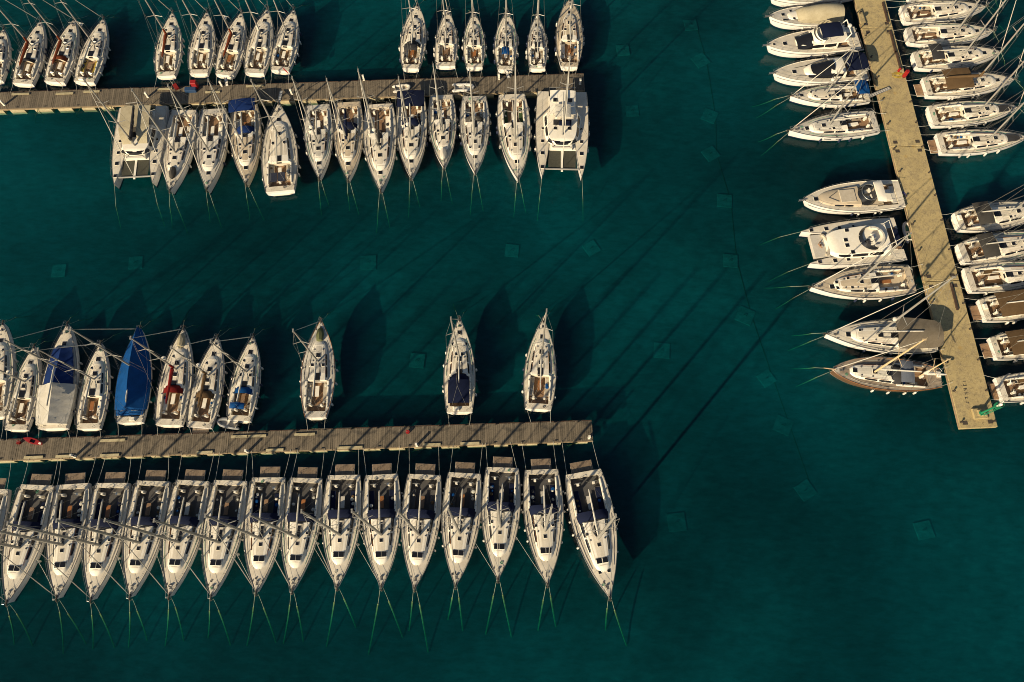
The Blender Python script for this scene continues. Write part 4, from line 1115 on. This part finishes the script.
def motor_yacht(label, bow, stern, group, kind, ratio=.30):
    c, rz, L = frame(bow, stern, 1.9, 1.4); B = L * ratio; rr = random.Random(len(label) + 3)
    root = thing('motor_yacht', label, 'motor yacht', c, rz, group)
    F = Form(L, B, .9, .34, 2.35, .82, fb=1.35, rise=.38, rake=.9)
    link('hull', hull_mesh(F, 'hull_white'), root)
    well = (.06, .27, B * .36, B * .36)
    link('deck', deck_mesh(F, 'deck_cream' if kind != 'canopy' else 'deck_grey', well, 'teak', depth=.6), root)
    toe_rail(root, F, 'gel_white', .05)
    z = F.z(.3)
    m = MB(); m.box(0, F.y(0) - .45, .3, F.b(0) * 1.75, .95, .12, 0, .04); m.box(0, F.y(0) - .45, .425, F.b(0) * 1.6, .8, .02, 1); part('swim_platform', m, ['gel_white', 'teak'], root)
    m = MB(); m.box(0, F.y(.085), F.z(0) - .59, B * .6, .6, .5, 0, .06); part('stern_bench', m, 'white_canvas', root)
    rows = {}
    if kind == 'canopy':
        cab = Cabin(F, .45, .74, B * .30, B * .2, .26, .14, .5); co = link('cabin', cab.mesh('gel_white'), root); cab.windows(co, [(.55, .66)])
        dome(root, 'canopy', F.y(-.01), F.y(.63), B * .90, F.z(.2) + .0, 1.85, 'tan_canvas', lambda u: (.78 + .22 * math.sin(min(1, u * 1.3) * math.pi)) * (1 if u < .82 else max(.12, 1 - ((u - .82) / .18) ** 1.6 * .88)), lambda u: 1 - .22 * u ** 3, 2.8, 14)
        for x, t_, q in ((-.12, .80, .42), (.42, .80, .3), (.42, .775, .3), (.42, .75, .3), (-.5, .68, .32), (.35, .66, .3)): link('hatch', hatch_me(q, q), root, (-x * B / 2, F.y(t_), max(F.deck(x * B / 2, t_), cab.top(x * B / 2, t_) or 0) + .01))
    elif kind == 'flybridge':
        cab = Cabin(F, .26, .68, B * .38, B * .30, 1.15, .42, .45, slope=.8); co = link('cabin', cab.mesh('gel_white'), root)
        cab.windows(co, [(.28, .40), (.41, .55)], lo=.3, hi=.9)
        dome(co, 'windscreen', F.y(.53), F.y(.675), B * .68, F.z(.6) + .08, 1.25, 'acrylic', lambda u: 1 - .80 * u ** 1.1, lambda u: 1 - .2 * u * u, 3.2)
        link('hatch', hatch_me(.5, .5), root, (0, F.y(.80), F.deck(0, .8) + .01)); link('hatch', hatch_me(.3, .3), root, (0, F.y(.92), F.deck(0, .92) + .01))
        zf = F.z(.4) + 1.05
        m = MB(); m.prism([(-B * .36, F.y(.16)), (B * .36, F.y(.16)), (B * .36, F.y(.46)), (B * .25, F.y(.545)), (-B * .25, F.y(.545)), (-B * .36, F.y(.46))], zf, zf + .16, 0, .04); fb = part('flybridge_deck', m, 'gel_white', root)
        for k, yy in ((1.0, .565), (.93, .53)):
            ring_band(fb, 'coaming', [(B * .34 * math.cos(a) * k, F.y(yy - .10) + L * .075 * math.sin(a), zf + .1) for a in arc(14, 0, math.pi)], [(B * .33 * math.cos(a) * k, F.y(yy - .115) + L * .07 * math.sin(a), zf + .65) for a in arc(14, 0, math.pi)], 'gel_white')
        canvas_arch(fb, 'bimini', F.y(.24), F.y(.46), B * .60, zf + 1.35, zf + 1.2, .22, 'navy', True, zf + .2, ends=.15)
        m = MB(); m.tube([(-B * .34, F.y(.21), zf), (-B * .30, F.y(.17), zf + 1.5), (B * .30, F.y(.17), zf + 1.5), (B * .34, F.y(.21), zf)], .10, 6); ra = part('radar_arch', m, 'gel_white', root, True)
        m = MB(); m.tube([(0, F.y(.17), zf + 1.55), (0, F.y(.17), zf + 1.6), (0, F.y(.17), zf + 1.82), (0, F.y(.17), zf + 1.87)], [.2, .3, .3, .15], 10); part('radar_dome', m, 'gel_white', ra, True)
        m = MB(); m.box(B * .28, F.y(.1), F.z(0), .5, 1.3, .25, 0, .05); part('ladder_locker', m, 'gel_white', root)
    elif kind == 'coupe':
        cab = Cabin(F, .24, .66, B * .37, B * .27, .85, .35, .5, slope=.8); co = link('cabin', cab.mesh('gel_white'), root)
        cab.windows(co, [(.27, .40), (.41, .54)], lo=.3, hi=.9)
        dome(co, 'windscreen', F.y(.37), F.y(.63), B * .74, F.z(.5) + .1, 1.35, 'acrylic', lambda u: 1 - .82 * u ** 1.6, lambda u: 1 - .28 * u ** 2, 3.0)
        dome(root, 'hardtop', F.y(.26), F.y(.41), B * .66, F.z(.4) + .95, .34, 'gel_white', lambda u: .8 + .2 * u, lambda u: .97, 4)
        canvas_arch(root, 'bimini', F.y(.02), F.y(.25), B * .72, F.z(.1) + 1.55, F.z(.1) + 1.6, .18, 'navy', True, F.z(.1) + .1, ends=.1)
        link('hatch', hatch_me(.5, .5), root, (0, F.y(.77), F.deck(0, .77) + .01))
        for sd in (-1, 1):
            m = MB(); m.box(0, 0, 0, .05, L * .12, .03); part('grab_rail', m, 'rubber', root, loc=(sd * B * .19, F.y(.70), F.deck(B * .19, .7) + .02), rz=sd * .12)
    else:   # open cruiser with wrap-round screen
        cab = Cabin(F, .44, .84, B * .36, B * .22, .42, .16, .5); co = link('cabin', cab.mesh('deck_sand'), root)
        cab.windows(co, [(.52, .60), (.61, .70)])
        m = MB(); m.box(0, F.y(.33), F.z(.3) + .03, B * .66, .24 * L, .05); part('helm_deck', m, 'deck_sand', root)
        lo = [(B * .335 * math.cos(a), F.y(.37) + L * .105 * math.sin(a), F.z(.4) + .15) for a in arc(18, -.7, math.pi + .7)]
        hi = [(B * .27 * math.cos(a), F.y(.355) + L * .075 * math.sin(a), F.z(.4) + 1.05) for a in arc(18, -.7, math.pi + .7)]
        ring_band(root, 'windscreen', lo, hi, 'acrylic')
        m = MB(); m.tube([(x * 1.0, y, zz + .02) for x, y, zz in hi], .05, 6); part('screen_frame', m, 'steel', root, True)
        for x in (-B * .12, B * .10):
            m = MB(); m.box(x, F.y(.37), F.z(.3) + .08, .6, .7, .5, 0, .08); m.box(x, F.y(.37) - .38, F.z(.3) + .45, .6, .14, .55, 0, .05); part('helm_seat', m, 'white_canvas', root)
        dome(root, 'hardtop_arch', F.y(.22), F.y(.30), B * .74, F.z(.3) + 1.15, .3, 'gel_white', lambda u: .8 + .2 * math.sin(math.pi * u), lambda u: 1 - .1 * u, 5)
        m = MB(); m.box(0, F.y(.14), F.z(0) - .59, B * .36, 1.0, .55, 0, .05); part('cockpit_table', m, 'gel_white', root)
        m = MB(); m.box(0, F.y(.56), cab.top(0, .56) + .005, B * .42, 2.2, .1, 0, .05); part('sun_pad', m, 'cushion', root)
        for sd in (-1, 1):
            m = MB(); m.box(0, 0, 0, .09, 1.5, .03); part('wiper', m, 'alloy_dark', root, loc=(sd * .38, F.y(.70), cab.top(.4, .7) + .03), rz=sd * .55)
        link('hatch', hatch_me(.5, .5), root, (0, F.y(.87), F.deck(0, .87) + .01))
        m = MB(); m.tube([(-.95, F.y(0) - .55, .72), (-.4, F.y(0) - .75, .75), (.3, F.y(0) - .5, .75), (1.0, F.y(0) - .6, .72)], [.12, .3, .32, .15], 8); part('jet_ski_cover', m, 'purple', root, True)
    rails(root, F, .34, .94, .6)
    m = MB(); yb = F.y(1); m.box(0, yb + .1, F.z(1) + .02, .3, .9, .1, 0, .02); m.tube([(0, yb - .5, F.z(1) + .16), (0, yb + .5, F.z(1) + .14), (0, yb + .55, F.z(1) - .25)], .04, 5); part('anchor', m, 'steel', root)
    fenders(root, F, rr, 4, ('fender_white', 'fender_white', 'fender_navy'), .15, .6)
    for sd in (-1, 1):
        m = MB(); m.tube([(sd * (F.b(t_) + .01), F.y(t_), F.z(t_) * .78) for t_ in [i / 20 for i in range(20)]], .045, 4); part('rubbing_strake', m, 'alloy_dark', root)
    return root, F

def tarp(root, name, F, ta, tb, mat, ridge=lambda u: 1.5, edge=.93, drop=.12, n=14, close=True):
    """boat cover: ridge over the boom, edges lashed outside the rail"""
    m = MB(); rows = []
    for i in range(n + 1):
        u = i / n; t = ta + (tb - ta) * u; b = F.b(t) * edge + .03; z = F.z(t) + .3; r = ridge(u)
        w = .075 * math.sin(i * 2.1) + .03 * math.sin(i * 5.3)
        rows.append([(-b - .05, F.y(t), z - drop - .35), (-b, F.y(t), z + .02), (-b * .66, F.y(t), z + r * .28 + w), (-b * .32, F.y(t), z + r * .62 - w), (0, F.y(t), z + r),
                     (b * .32, F.y(t), z + r * .62 + w), (b * .66, F.y(t), z + r * .28 - w), (b, F.y(t), z + .02), (b + .05, F.y(t), z - drop - .35)])
    m.grid(rows)
    if close: m.add(rows[0], [tuple(range(9))]); m.add(rows[-1], [tuple(range(8, -1, -1))])
    o = part(name, m, mat, root, True)
    return o

def plank(label, a, b, w=.42, mat='gel_white', za=1.1, zb=.8):
    p, q = G(*a, za), G(*b, zb); d = q - p; ln = d.length
    r = thing('gangplank', label, 'gangplank', p, math.atan2(-d.x, d.y)); pit = math.atan2(d.z, math.hypot(d.x, d.y))
    m = MB(); m.box(0, ln / 2, 0, w, ln, .05, 0, .01); o = part('board', m, mat, r); o.rotation_euler = (pit, 0, 0)
    m = MB()
    for i in range(int(ln / .4)): m.box(0, .3 + i * .4, .055, w * .9, .05, .02)
    k = part('tread', m, 'alloy_dark', r); k.rotation_euler = (pit, 0, 0)
    for sd in (-1, 1):
        m = MB(); m.tube([(sd * w * .5, .05, .04), (sd * w * .5, .05, .06), (sd * w * .5, ln - .05, .06)], .03, 5); k = part('side_rail', m, 'steel', r); k.rotation_euler = (pit, 0, 0)

# ------------------------------------------------------------------ the boats
rb = random.Random(21)
WD = ('fender_white', 'fender_white', 'fender_navy')
UA, UB = 'boats moored above the upper wooden pier', 'boats moored below the upper wooden pier'
LA, LB = 'sailboats moored above the lower wooden pier', 'matching yachts moored below the lower wooden pier'
EW, EE = 'boats on the left side of the concrete pier', 'boats on the right side of the concrete pier'

old = dict(sw=.62, tm=.40, p=2.1, q=.9)
A_ROW = [
 ('white sloop cut by left edge of photo, above upper wooden pier', (2.6, 26.4), (-8, 83), dict(mk=.15)),
 ('white sloop with rust-red boom cover at the far upper left', (40, 19), (21, 86), dict(cover='rust', sole='teak', hood='charcoal_canvas', hood_len=.9, genoa='white_canvas')),
 ('white sloop with red sprayhood and rust-red boom cover at upper left', (73.5, 17.6), (52.8, 84.4), dict(cover='rust', hood='rust', sole='teak', flag='red')),
 ('white sloop with bare boom beside the red sprayhood sloop, upper left', (103, 16.7), (82.7, 84.4), dict(cushions=True, cushion_mat='yellow_plastic', sole='teak')),
 ('white sloop with long rust boom cover, leftmost of the upper group of five', (172, 10.6), (164.6, 78.3), dict(cover='rust', sw=.7, sole='teak')),
 ('white sloop with bare boom, second of the upper group of five', (206.5, 9.7), (197.7, 76), dict(sw=.72, sole='teak', cushions=True)),
 ('white sloop with rust boom cover, middle of the upper group of five', (241.2, 10.6), (223.6, 77.4), dict(cover='rust', sw=.72, sole='teak', table='varnish')),
 ('white sloop with white boom cover, fourth of the upper group of five', (267, 7), (253.5, 75.7), dict(cover='white_canvas', sw=.72, sole='teak')),
 ('white sloop with small red flag at stern, last of upper group of five', (293.5, 7), (279, 73), dict(sw=.72, sole='teak', flag='bright_red')),
 ('white sloop with dark sprayhood and navy cockpit cover, top centre row leftmost', (417, 3.3), (410, 71), dict(**old, hood='charcoal_canvas', bimini='charcoal_canvas', bim_t=(.17, .26), bim_w=.5)),
 ('white wide-sterned sloop, second of the six at top centre', (447.7, 8.4), (444.9, 68.2), dict(sw=.86, tm=.33)),
 ('white sloop with rounded stern, third of the six at top centre', (473.6, 10.6), (474, 69.6), dict(sw=.72)),
 ('white sloop with blue cockpit cover, fourth of six at top centre', (507, 10.6), (504.8, 71.9), dict(**old, bimini='blue', bim_t=(.14, .26), bim_w=.32)),
 ('slim grey-decked sloop, fifth of the six at top centre', (537, 13.4), (537, 71), dict(sw=.78, deck='deck_grey', ratio=.30)),
 ('long cream-decked sloop with rounded stern at end of top centre row', (569.7, -1.4), (569, 69.6), dict(sw=.6, tm=.42, p=2.1, q=.85, deck='deck_sand', wheels=1)),
]
for lab, b, s, o in A_ROW:
    s = (s[0] + .4, s[1] - 3.6)
    o.setdefault('mk', .155); root, F, _ = sail_yacht(lab, b, s, UA, ratio=o.pop('ratio', .325), fmats=WD, **o)
    moor(root, F, P1.quay(1), rb)
B_ROW = [
 ('white sloop with grey sail bag on foredeck, next to tan-roofed catamaran', (170, 191), (184, 110), dict(mk=.165, dodger_deck='grey_canvas', sole='teak')),
 ('white sloop with pale grey deck, left of the blue bimini sloop', (207, 190), (214, 109), dict(mk=.175, deck='deck_grey')),
 ('cream sloop with blue bimini and blue sprayhood below upper pier', (246, 184), (245, 105.6), dict(mk=.175, bimini='deep_blue', hood='deep_blue', bim_t=(.0, .16), bim_w=.86, deck='deck_sand', hull='hull_cream')),
 ('wide sloop moored bow to upper pier with two dark solar panels', (279, 103), (280, 191), dict(mk=.15, solar=2, ratio=.34, sw=.78, wheels=1, well=(.05, .30), mast_t=.6)),
 ('white sloop right of the solar panel sloop, below upper pier', (319, 178), (318, 104.5), dict(mk=.172, deck='deck_grey')),
 ('white sloop with navy boom cover over its cockpit, below upper pier', (348, 179.5), (348.4, 102), dict(mk=.165, cover='navy', hood='navy', deck='deck_sand')),
 ('large white sloop with stern arch, longest below upper pier', (380.8, 191), (379.6, 104.5), dict(mk=.21, well=(.04, .36), cover='grey_canvas', radar=True)),
 ('white sloop with dark navy bimini across its stern, below upper pier', (411, 178), (412, 97.5), dict(mk=.16, bimini='navy', bim_t=(.0, .20), bim_w=.88, hood='navy')),
 ('white sloop with pale bundled sail on foredeck, below upper pier', (443.8, 167), (441.5, 94.7), dict(mk=.175, dodger_deck='white_canvas', bag_t=.83)),
 ('white sloop with grey cockpit, between bundled-sail sloop and green-gear sloop', (475, 172.7), (474.4, 96), dict(mk=.17, deck='deck_grey', hood='grey_canvas', hood_len=.8)),
 ('long white sloop with green gear in its cockpit, beside large catamaran', (518, 179.7), (511.7, 94.7), dict(mk=.2, cushions=True, cushion_mat='weed')),
]
for lab, b, s, o in B_ROW:
    root, F, _ = sail_yacht(lab, b, s, UB, fmats=WD, **o)
    moor(root, F, P1.quay(-1), rb, stern='solar' not in o, bow='solar' not in o, bow_len=(1.1, 1.9), spread=.3)
catamaran('sailing catamaran with two tan roof covers at upper left', (133, 183), (143, 107), UB, .56, mk=.17, roof='tan_canvas', boom_cover='charcoal_canvas')
catamaran('large white sailing catamaran at the outer end of upper pier', (562, 176), (562, 92), UB, .53, mk=.2)

C_ROW = [
 ('white sloop cut by left edge of photo, above lower wooden pier', (2.6, 322), (-9, 420), dict(mk=.15)),
 ('white sloop with grey cockpit, leftmost whole boat above lower pier', (33, 345), (14.3, 432), dict(mk=.135)),
 ('sloop with navy foredeck cover and large white cockpit cover', (67.7, 323.7), (51.7, 431), dict(mk=.135, nocanvas=1)),
 ('white sloop between the white-covered sloop and blue-tarped sloop', (100, 341.8), (86.9, 431), dict(mk=.15, sole='teak', table='varnish')),
 ('sloop wrapped from bow to cockpit in a bright blue tarpaulin', (139.7, 327.5), (128.7, 425), dict(mk=.19)),
 ('white sloop with dark red boom cover and red sprayhood', (183.6, 327.5), (168, 427.6), dict(mk=.152, cover='red', hood='red', dodger_deck='tan_canvas', bag_t=.86)),
 ('white sloop with brown boom cover and fold-down stern platform', (217, 336), (198.3, 429.8), dict(mk=.137, cover='brown_canvas', hood='brown_canvas', platform=.8)),
 ('white sloop with blue sprayhood and blue cockpit cover above lower pier', (252.7, 335), (238, 423), dict(mk=.149, hood='blue', bimini='blue', bim_t=(.10, .17), bim_w=.5)),
 ('lone sloop with olive sail bag on its foredeck above lower pier', (321, 319.8), (315, 420), dict(mk=.145, deck='deck_grey', sw=.6, tm=.42, rail='varnish', dodger_deck='olive_canvas', bag_t=.84, cabw=.30, ratio=.325)),
 ('lone white sloop with large navy bimini above lower pier', (459.5, 318), (459.2, 414.5), dict(mk=.185, bimini='navy', bim_t=(.06, .30), bim_w=.66, hood='navy', hatches=[(0, .84, .5), (-.18, .60, .34), (.18, .60, .34), (0, .545, .5), (-.42, .72, .3), (.42, .72, .3)])),
 ('lone white sloop with open teak cockpit at right end above lower pier', (543.4, 319), (537.9, 411.5), dict(mk=.22, sole='teak', cushions=True, ratio=.335)),
]
for lab, b, s, o in C_ROW:
    s = (s[0] + .3, s[1] - 2.8)
    o.pop('nocanvas', None)
    root, F, cab = sail_yacht(lab, b, s, LA, ratio=o.pop('ratio', .315), fmats=WD, **o)
    moor(root, F, P2.quay(1), rb, bow_len=(.9, 1.7), stern=b[0] > 60 or b[0] < 35)
    if 'navy foredeck' in lab:
        tarp(root, 'foredeck_cover', F, .385, .76, 'deep_blue', lambda u: 1.15 - .75 * u, .80, -.15)
        tarp(root, 'cockpit_cover', F, .03, .40, 'white_canvas', lambda u: .9 + .3 * u, 1.02, .1)
    if 'tarpaulin' in lab:
        tarp(root, 'tarpaulin', F, .13, .985, 'blue', lambda u: .55 + 1.25 * math.sin(math.pi * min(1, (u + .12) * .86)) ** .8 * (1 - .35 * u), 1.0, .05, 18)
        tarp(root, 'stern_flap', F, .07, .135, 'blue', lambda u: .05 + .4 * u, .92, -.2)

D_ROW = [((-38, 606), (-8, 489)), ((6.7, 603.5), (37.5, 485)), ((56.6, 599), (72.5, 484)), ((91, 600.5), (112.5, 483)), ((130, 597.5), (153, 481)), ((169, 597), (192.5, 480.5)), ((211, 597.5), (230.5, 480.5)), ((256, 593), (268.5, 477.5)),
         ((292, 591.5), (306, 478)), ((337, 588), (344, 475)), ((381.5, 588), (381.5, 474.5)), ((414.7, 589), (424.5, 474.5)), ((455.7, 586.6), (464.5, 473)), ((498, 580), (502.5, 467.5)), ((547.5, 585), (541.5, 469.5)), ((609.7, 598), (583, 472))]
ORD = ['first, cut by the left photo edge', 'second', 'third', 'fourth', 'fifth', 'sixth', 'seventh', 'eighth', 'ninth', 'tenth', 'eleventh', 'twelfth', 'thirteenth', 'fourteenth', 'fifteenth']
prev = None
for i, (b, s) in enumerate(D_ROW):
    lab = 'white charter yacht cut by the left photo edge below lower pier' if i == 0 else 'white charter yacht with navy sprayhood, %s from the left below lower pier' % ORD[i] if i < 15 else 'white charter yacht turned askew at the right end below lower pier'
    root, F, cab = sail_yacht(lab, b, s, LB, ratio=.345, sw=.84, tm=.34, p=1.95, q=.97, mk=.234, rake=1.4, r0=.165, genoa='sail_grey', hood='navy', hood_len=1.25, well=(.04, .345), wellw=.33, wheels=2, platform=1.35, platform_w=1.2, platform_z=.78, platform_mat='teak_mid',
        cabin=(.35, .80), cabw=.36, cabw1=.18, nose=.22, slope=.70, hood_w=.74, hood_y=-.35, mast_t=.545, cabh=.42, win=[(.39, .52), (.535, .64)], scoop=False, liferaft=False, radar=False,
        hatches=[(-.135, .715, .54), (.135, .715, .54), (-.42, .50, .26), (.42, .50, .26), (0, .595, .34)] + ([(-.2, .80, .3), (.2, .80, .3)] if i == 15 else []), sole='charcoal_sole', seat='charcoal_sole', cushions=rb.random() < .7, cushion_mat='navy', table=rb.choice(['teak', 'deck_grey', 'varnish']), fmats=('fender_white',), fenders=5)
    moor(root, F, P2.quay(-1), rb, bow_len=(1.0, 1.7), spread=.3, under=.09, run=(2.0, 3.2))
    # long hatch well ahead of the mast base and a spring line back to the neighbour
    m = MB(); m.box(0, F.y(.485), cab.top(0, .485) + .012, .34, 1.3, .03, 0, .01); part('skylight', m, 'acrylic', root)
    if prev and i not in (1, 15) and rb.random() < .75:
        a = w2(root, -.2 if False else .1, F.y(.985), F.z(1)); q = w2(prev[0], -prev[1].b(.62), prev[1].y(.62), prev[1].z(.62))
        local_line(root, 'spring_line', [a, q], .02, 'rope_white', sag=.25)
    prev = (root, F)

# concrete pier, left side (bows to the left)
motor_yacht('white motor yacht cut off by the top edge, left of concrete pier', (770, -4), (852, -13), EW, 'coupe')
motor_yacht('white motor yacht under a large tan canvas canopy', (769, 16), (840, 14), EW, 'canopy', .33)
motor_yacht('white flybridge motor yacht with navy bimini and dark windscreen', (766.5, 45), (858, 37), EW, 'flybridge', .30)
motor_yacht('white coupe motor yacht with large dark windscreen and dark aft awning', (773, 73), (865, 67), EW, 'coupe', .30)
E_ROW = [
 ('white sloop with blue cockpit awning and dark long skylight, by concrete pier', (791, 95), (869, 92.5), dict(mk=.12, bimini='blue', bim_t=(.06, .22), bim_w=.66, ratio=.30, hatches=[(0, .86, .42), (-.2, .70, .24), (.2, .74, .24), (-.25, .52, .3), (-.25, .47, .3), (-.25, .42, .3)], radar=True)),
 ('white high-sided sloop with dark hull windows, fifth below top on concrete pier', (789.5, 130), (877, 121), dict(mk=.145, ratio=.31, sw=.86, deck='deck_grey', sole='teak')),
 ('white sloop with flush sandy cockpit between power catamaran and furled-sail sloop', (811, 287), (913, 279), dict(mk=.17, ratio=.315, deck='deck_sand', sole='deck_sand', sw=.8, hatches=[(-.1, .80, .55), (.12, .755, .34), (-.22, .755, .34), (.3, .64, .3), (-.3, .62, .3), (0, .52, .42), (-.45, .5, .28), (.45, .5, .28)])),
 ('white sloop with grey-brown aft awning and long furled headsail by concrete pier', (826, 334), (936, 338), dict(mk=.235, ratio=.30, awning='brown_grey', hatches=[(0, .80, .55), (.25, .70, .26), (0, .52, .6)], genoa='white_canvas')),
]
for lab, b, s, o in E_ROW:
    aw = o.pop('awning', None)
    root, F, cab = sail_yacht(lab, b, s, EW, fmats=('fender_white', 'fender_navy'), **o)
    moor(root, F, quay3(-1), rb, bow_len=(1.2, 2.2))
    if 'dark hull windows' in lab:
        for sd in (-1, 1):
            for t_ in (.42, .55):
                m = MB(); m.grid([[(sd * (F.b(t_ + k) * .993 + .012), F.y(t_ + k), F.z(.5) * q) for q in ((.62, .78) if sd > 0 else (.78, .62))] for k in (0, .03, .06, .08)]); part('hull_window', m, 'acrylic', root)
    if aw: 
        m = MB(); rows = []
        for i in range(9):
            t_ = .0 + .40 * i / 8; rows.append([(F.b(max(t_, .03)) * .96 * c_ * (.80 if i == 0 else 1), F.y(t_), F.z(.1) + 1.55 + .38 * (1 - abs(c_)) + .03 * math.sin(i * 2)) for c_ in (-1, -.5, 0, .5, 1)])
        m.grid(rows); m.grid([[(p[0], p[1], p[2] - .04) for p in r] for r in rows], flip=True); part('awning', m, 'awning_taupe', root, True)
r_, F_ = motor_yacht('open white motor cruiser with round wrap windscreen, purple cover at stern', (803, 200), (902, 193), EW, 'open', .325)
catamaran('white power catamaran with flybridge seating and bow lounge', (806, 247), (900, 238), EW, .50, style='power', tramp=False)
# wooden ketch
root, F, cab = sail_yacht('wooden two-masted ketch with brown deck and pale spars', (832, 369.5), (941, 378), EW, name='wooden_ketch', hull='hull_wood', deck='teak_grey', rail='varnish', cabmat='gel_white', skid='white_canvas', sw=.55, tm=.45, p=2.3, q=.75,
    mk=.147, mast_t=.62, mastmat='spruce', bimini='grey_blue', bim_t=(.30, .42), bim_w=.66, hood='charcoal_canvas', cabin=(.44, .84), cabw=.30, cabw1=.2, well=(.12, .42), wheels=1, spreaders=1, ratio=.30, scoop=False, radar=False)
moor(root, F, quay3(-1), rb, bow_len=(1.2, 2.0))
add_rig(root, 0, F.y(.20), F.z(.2), 7.0, F.L, F.B, boom_len=2.6, spreaders=1, mat='spruce', F=F, rake=1.0, r0=.085, boom_h=1.3, cover='white_canvas')
m = MB(); m.tube([(0, F.y(.97), F.z(1) + .1), (0, F.y(1) + 1.2, F.z(1) + .35)], [.09, .05], 7); part('bowsprit', m, 'spruce', root, True)

# concrete pier, right side (bows to the right)
F_ROW = [
 ('white sloop cut off by top edge, right of concrete pier', (985, -12), (905, -6), dict()),
 ('white sloop with cream deck, topmost whole boat right of concrete pier', (983.4, 5.5), (899.2, 13.5), dict(hatches=[(0, .80, .45), (0, .62, .5), (0, .52, .3)])),
 ('white sloop with folded dark bimini frame, second right of concrete pier', (991, 29.8), (903.7, 35), dict(sw=.7)),
 ('white sloop with charcoal bimini over stern, third right of concrete pier', (998.3, 51), (911, 59.8), dict(bimini='charcoal_canvas', bim_t=(.12, .26), bim_w=.7, sw=.72)),
 ('white sloop with square brown awning, brown boom cover and teak platform', (1012, 78.5), (921, 86.5), dict(platform=1.05, platform_mat='teak', brown=(.16, .46), cover='brown_canvas', sole='teak')),
 ('white sloop with dark foredeck cover, fifth on right side of concrete pier', (1016, 106.5), (927, 115.5), dict(dark_fore=1, sole='teak', sw=.88)),
 ('white sloop with teak stern platform and dark foredeck cover, sixth on right side', (1025, 136.5), (935, 143), dict(platform=1.05, platform_mat='teak', dark_fore=1, sole='teak', sw=.86)),
 ('white sloop with narrow grey bimini, first below the gap right of concrete pier', (1050, 207), (953, 221), dict(bimini='grey_canvas', bim_t=(.13, .29), bim_w=.8, sw=.66)),
 ('white sloop with narrow grey bimini, second below gap right of concrete pier', (1058, 237), (956.5, 253.5), dict(bimini='grey_canvas', bim_t=(.13, .29), bim_w=.8, sw=.66)),
 ('white sloop with open teak cockpit below the two grey bimini sloops', (1064, 269), (963.5, 280), dict(sw=.86, sole='teak', cushions=True, cushion_mat='brown_canvas')),
 ('sloop with big brown awning and teak platform, upper of a pair', (1075, 297), (978.6, 310), dict(platform=1.1, platform_mat='teak', brown=(.10, .62), sole='teak')),
 ('sloop with big brown awning and teak platform, lower of a pair', (1085, 335), (989.6, 348), dict(platform=1.1, platform_mat='teak', brown=(.10, .62), sole='teak')),
 ('white sloop with brown cockpit behind the green navigation light post', (1092, 378), (996, 389.5), dict(platform=.7, platform_mat='teak', sole='teak', sw=.88, cushions=True, cushion_mat='brown_canvas')),
]
for lab, b, s, o in F_ROW:
    b, s = (b[0] + 3.5, b[1]), (s[0] + 4.5, s[1])
    br = o.pop('brown', None); df = o.pop('dark_fore', None)
    root, F, cab = sail_yacht(lab, b, s, EE, ratio=.295, mk=.185, fmats=WD, **o)
    moor(root, F, quay3(1), rb)
    if br:
        canvas_arch(root, 'awning', F.y(br[0]), F.y(br[1]), F.B * .86, F.z(.2) + 1.5, F.z(.2) + 1.55, .22, 'brown_canvas', True, F.z(.2) + .1, n=9, ends=.1)
    if df:
        m = MB(); t_ = .83; zz = F.deck(0, t_) + .03
        m.prism([(-.62, F.y(t_) - 1.0), (.62, F.y(t_) - 1.0), (.5, F.y(t_) + .5), (.2, F.y(t_) + .95), (-.2, F.y(t_) + .95), (-.5, F.y(t_) + .5)], zz - .05, zz + .16, 0, .08); part('foredeck_cover', m, 'charcoal_canvas', root)

plank('white gangplank from the blue-covered sloop to upper wooden pier', (506.5, 71.5), (508.5, 78))
plank('white gangplank from a rust-covered sloop to upper wooden pier', (225.5, 77), (227, 86))
plank('pale gangplank from the solar panel sloop up to upper pier', (279, 102), (281.5, 91), zb=.95, za=1.7)
plank('grey gangway from the blue-awning sloop across to concrete pier', (868, 97), (890, 88), .5, 'deck_grey', 1.3, 1.12)
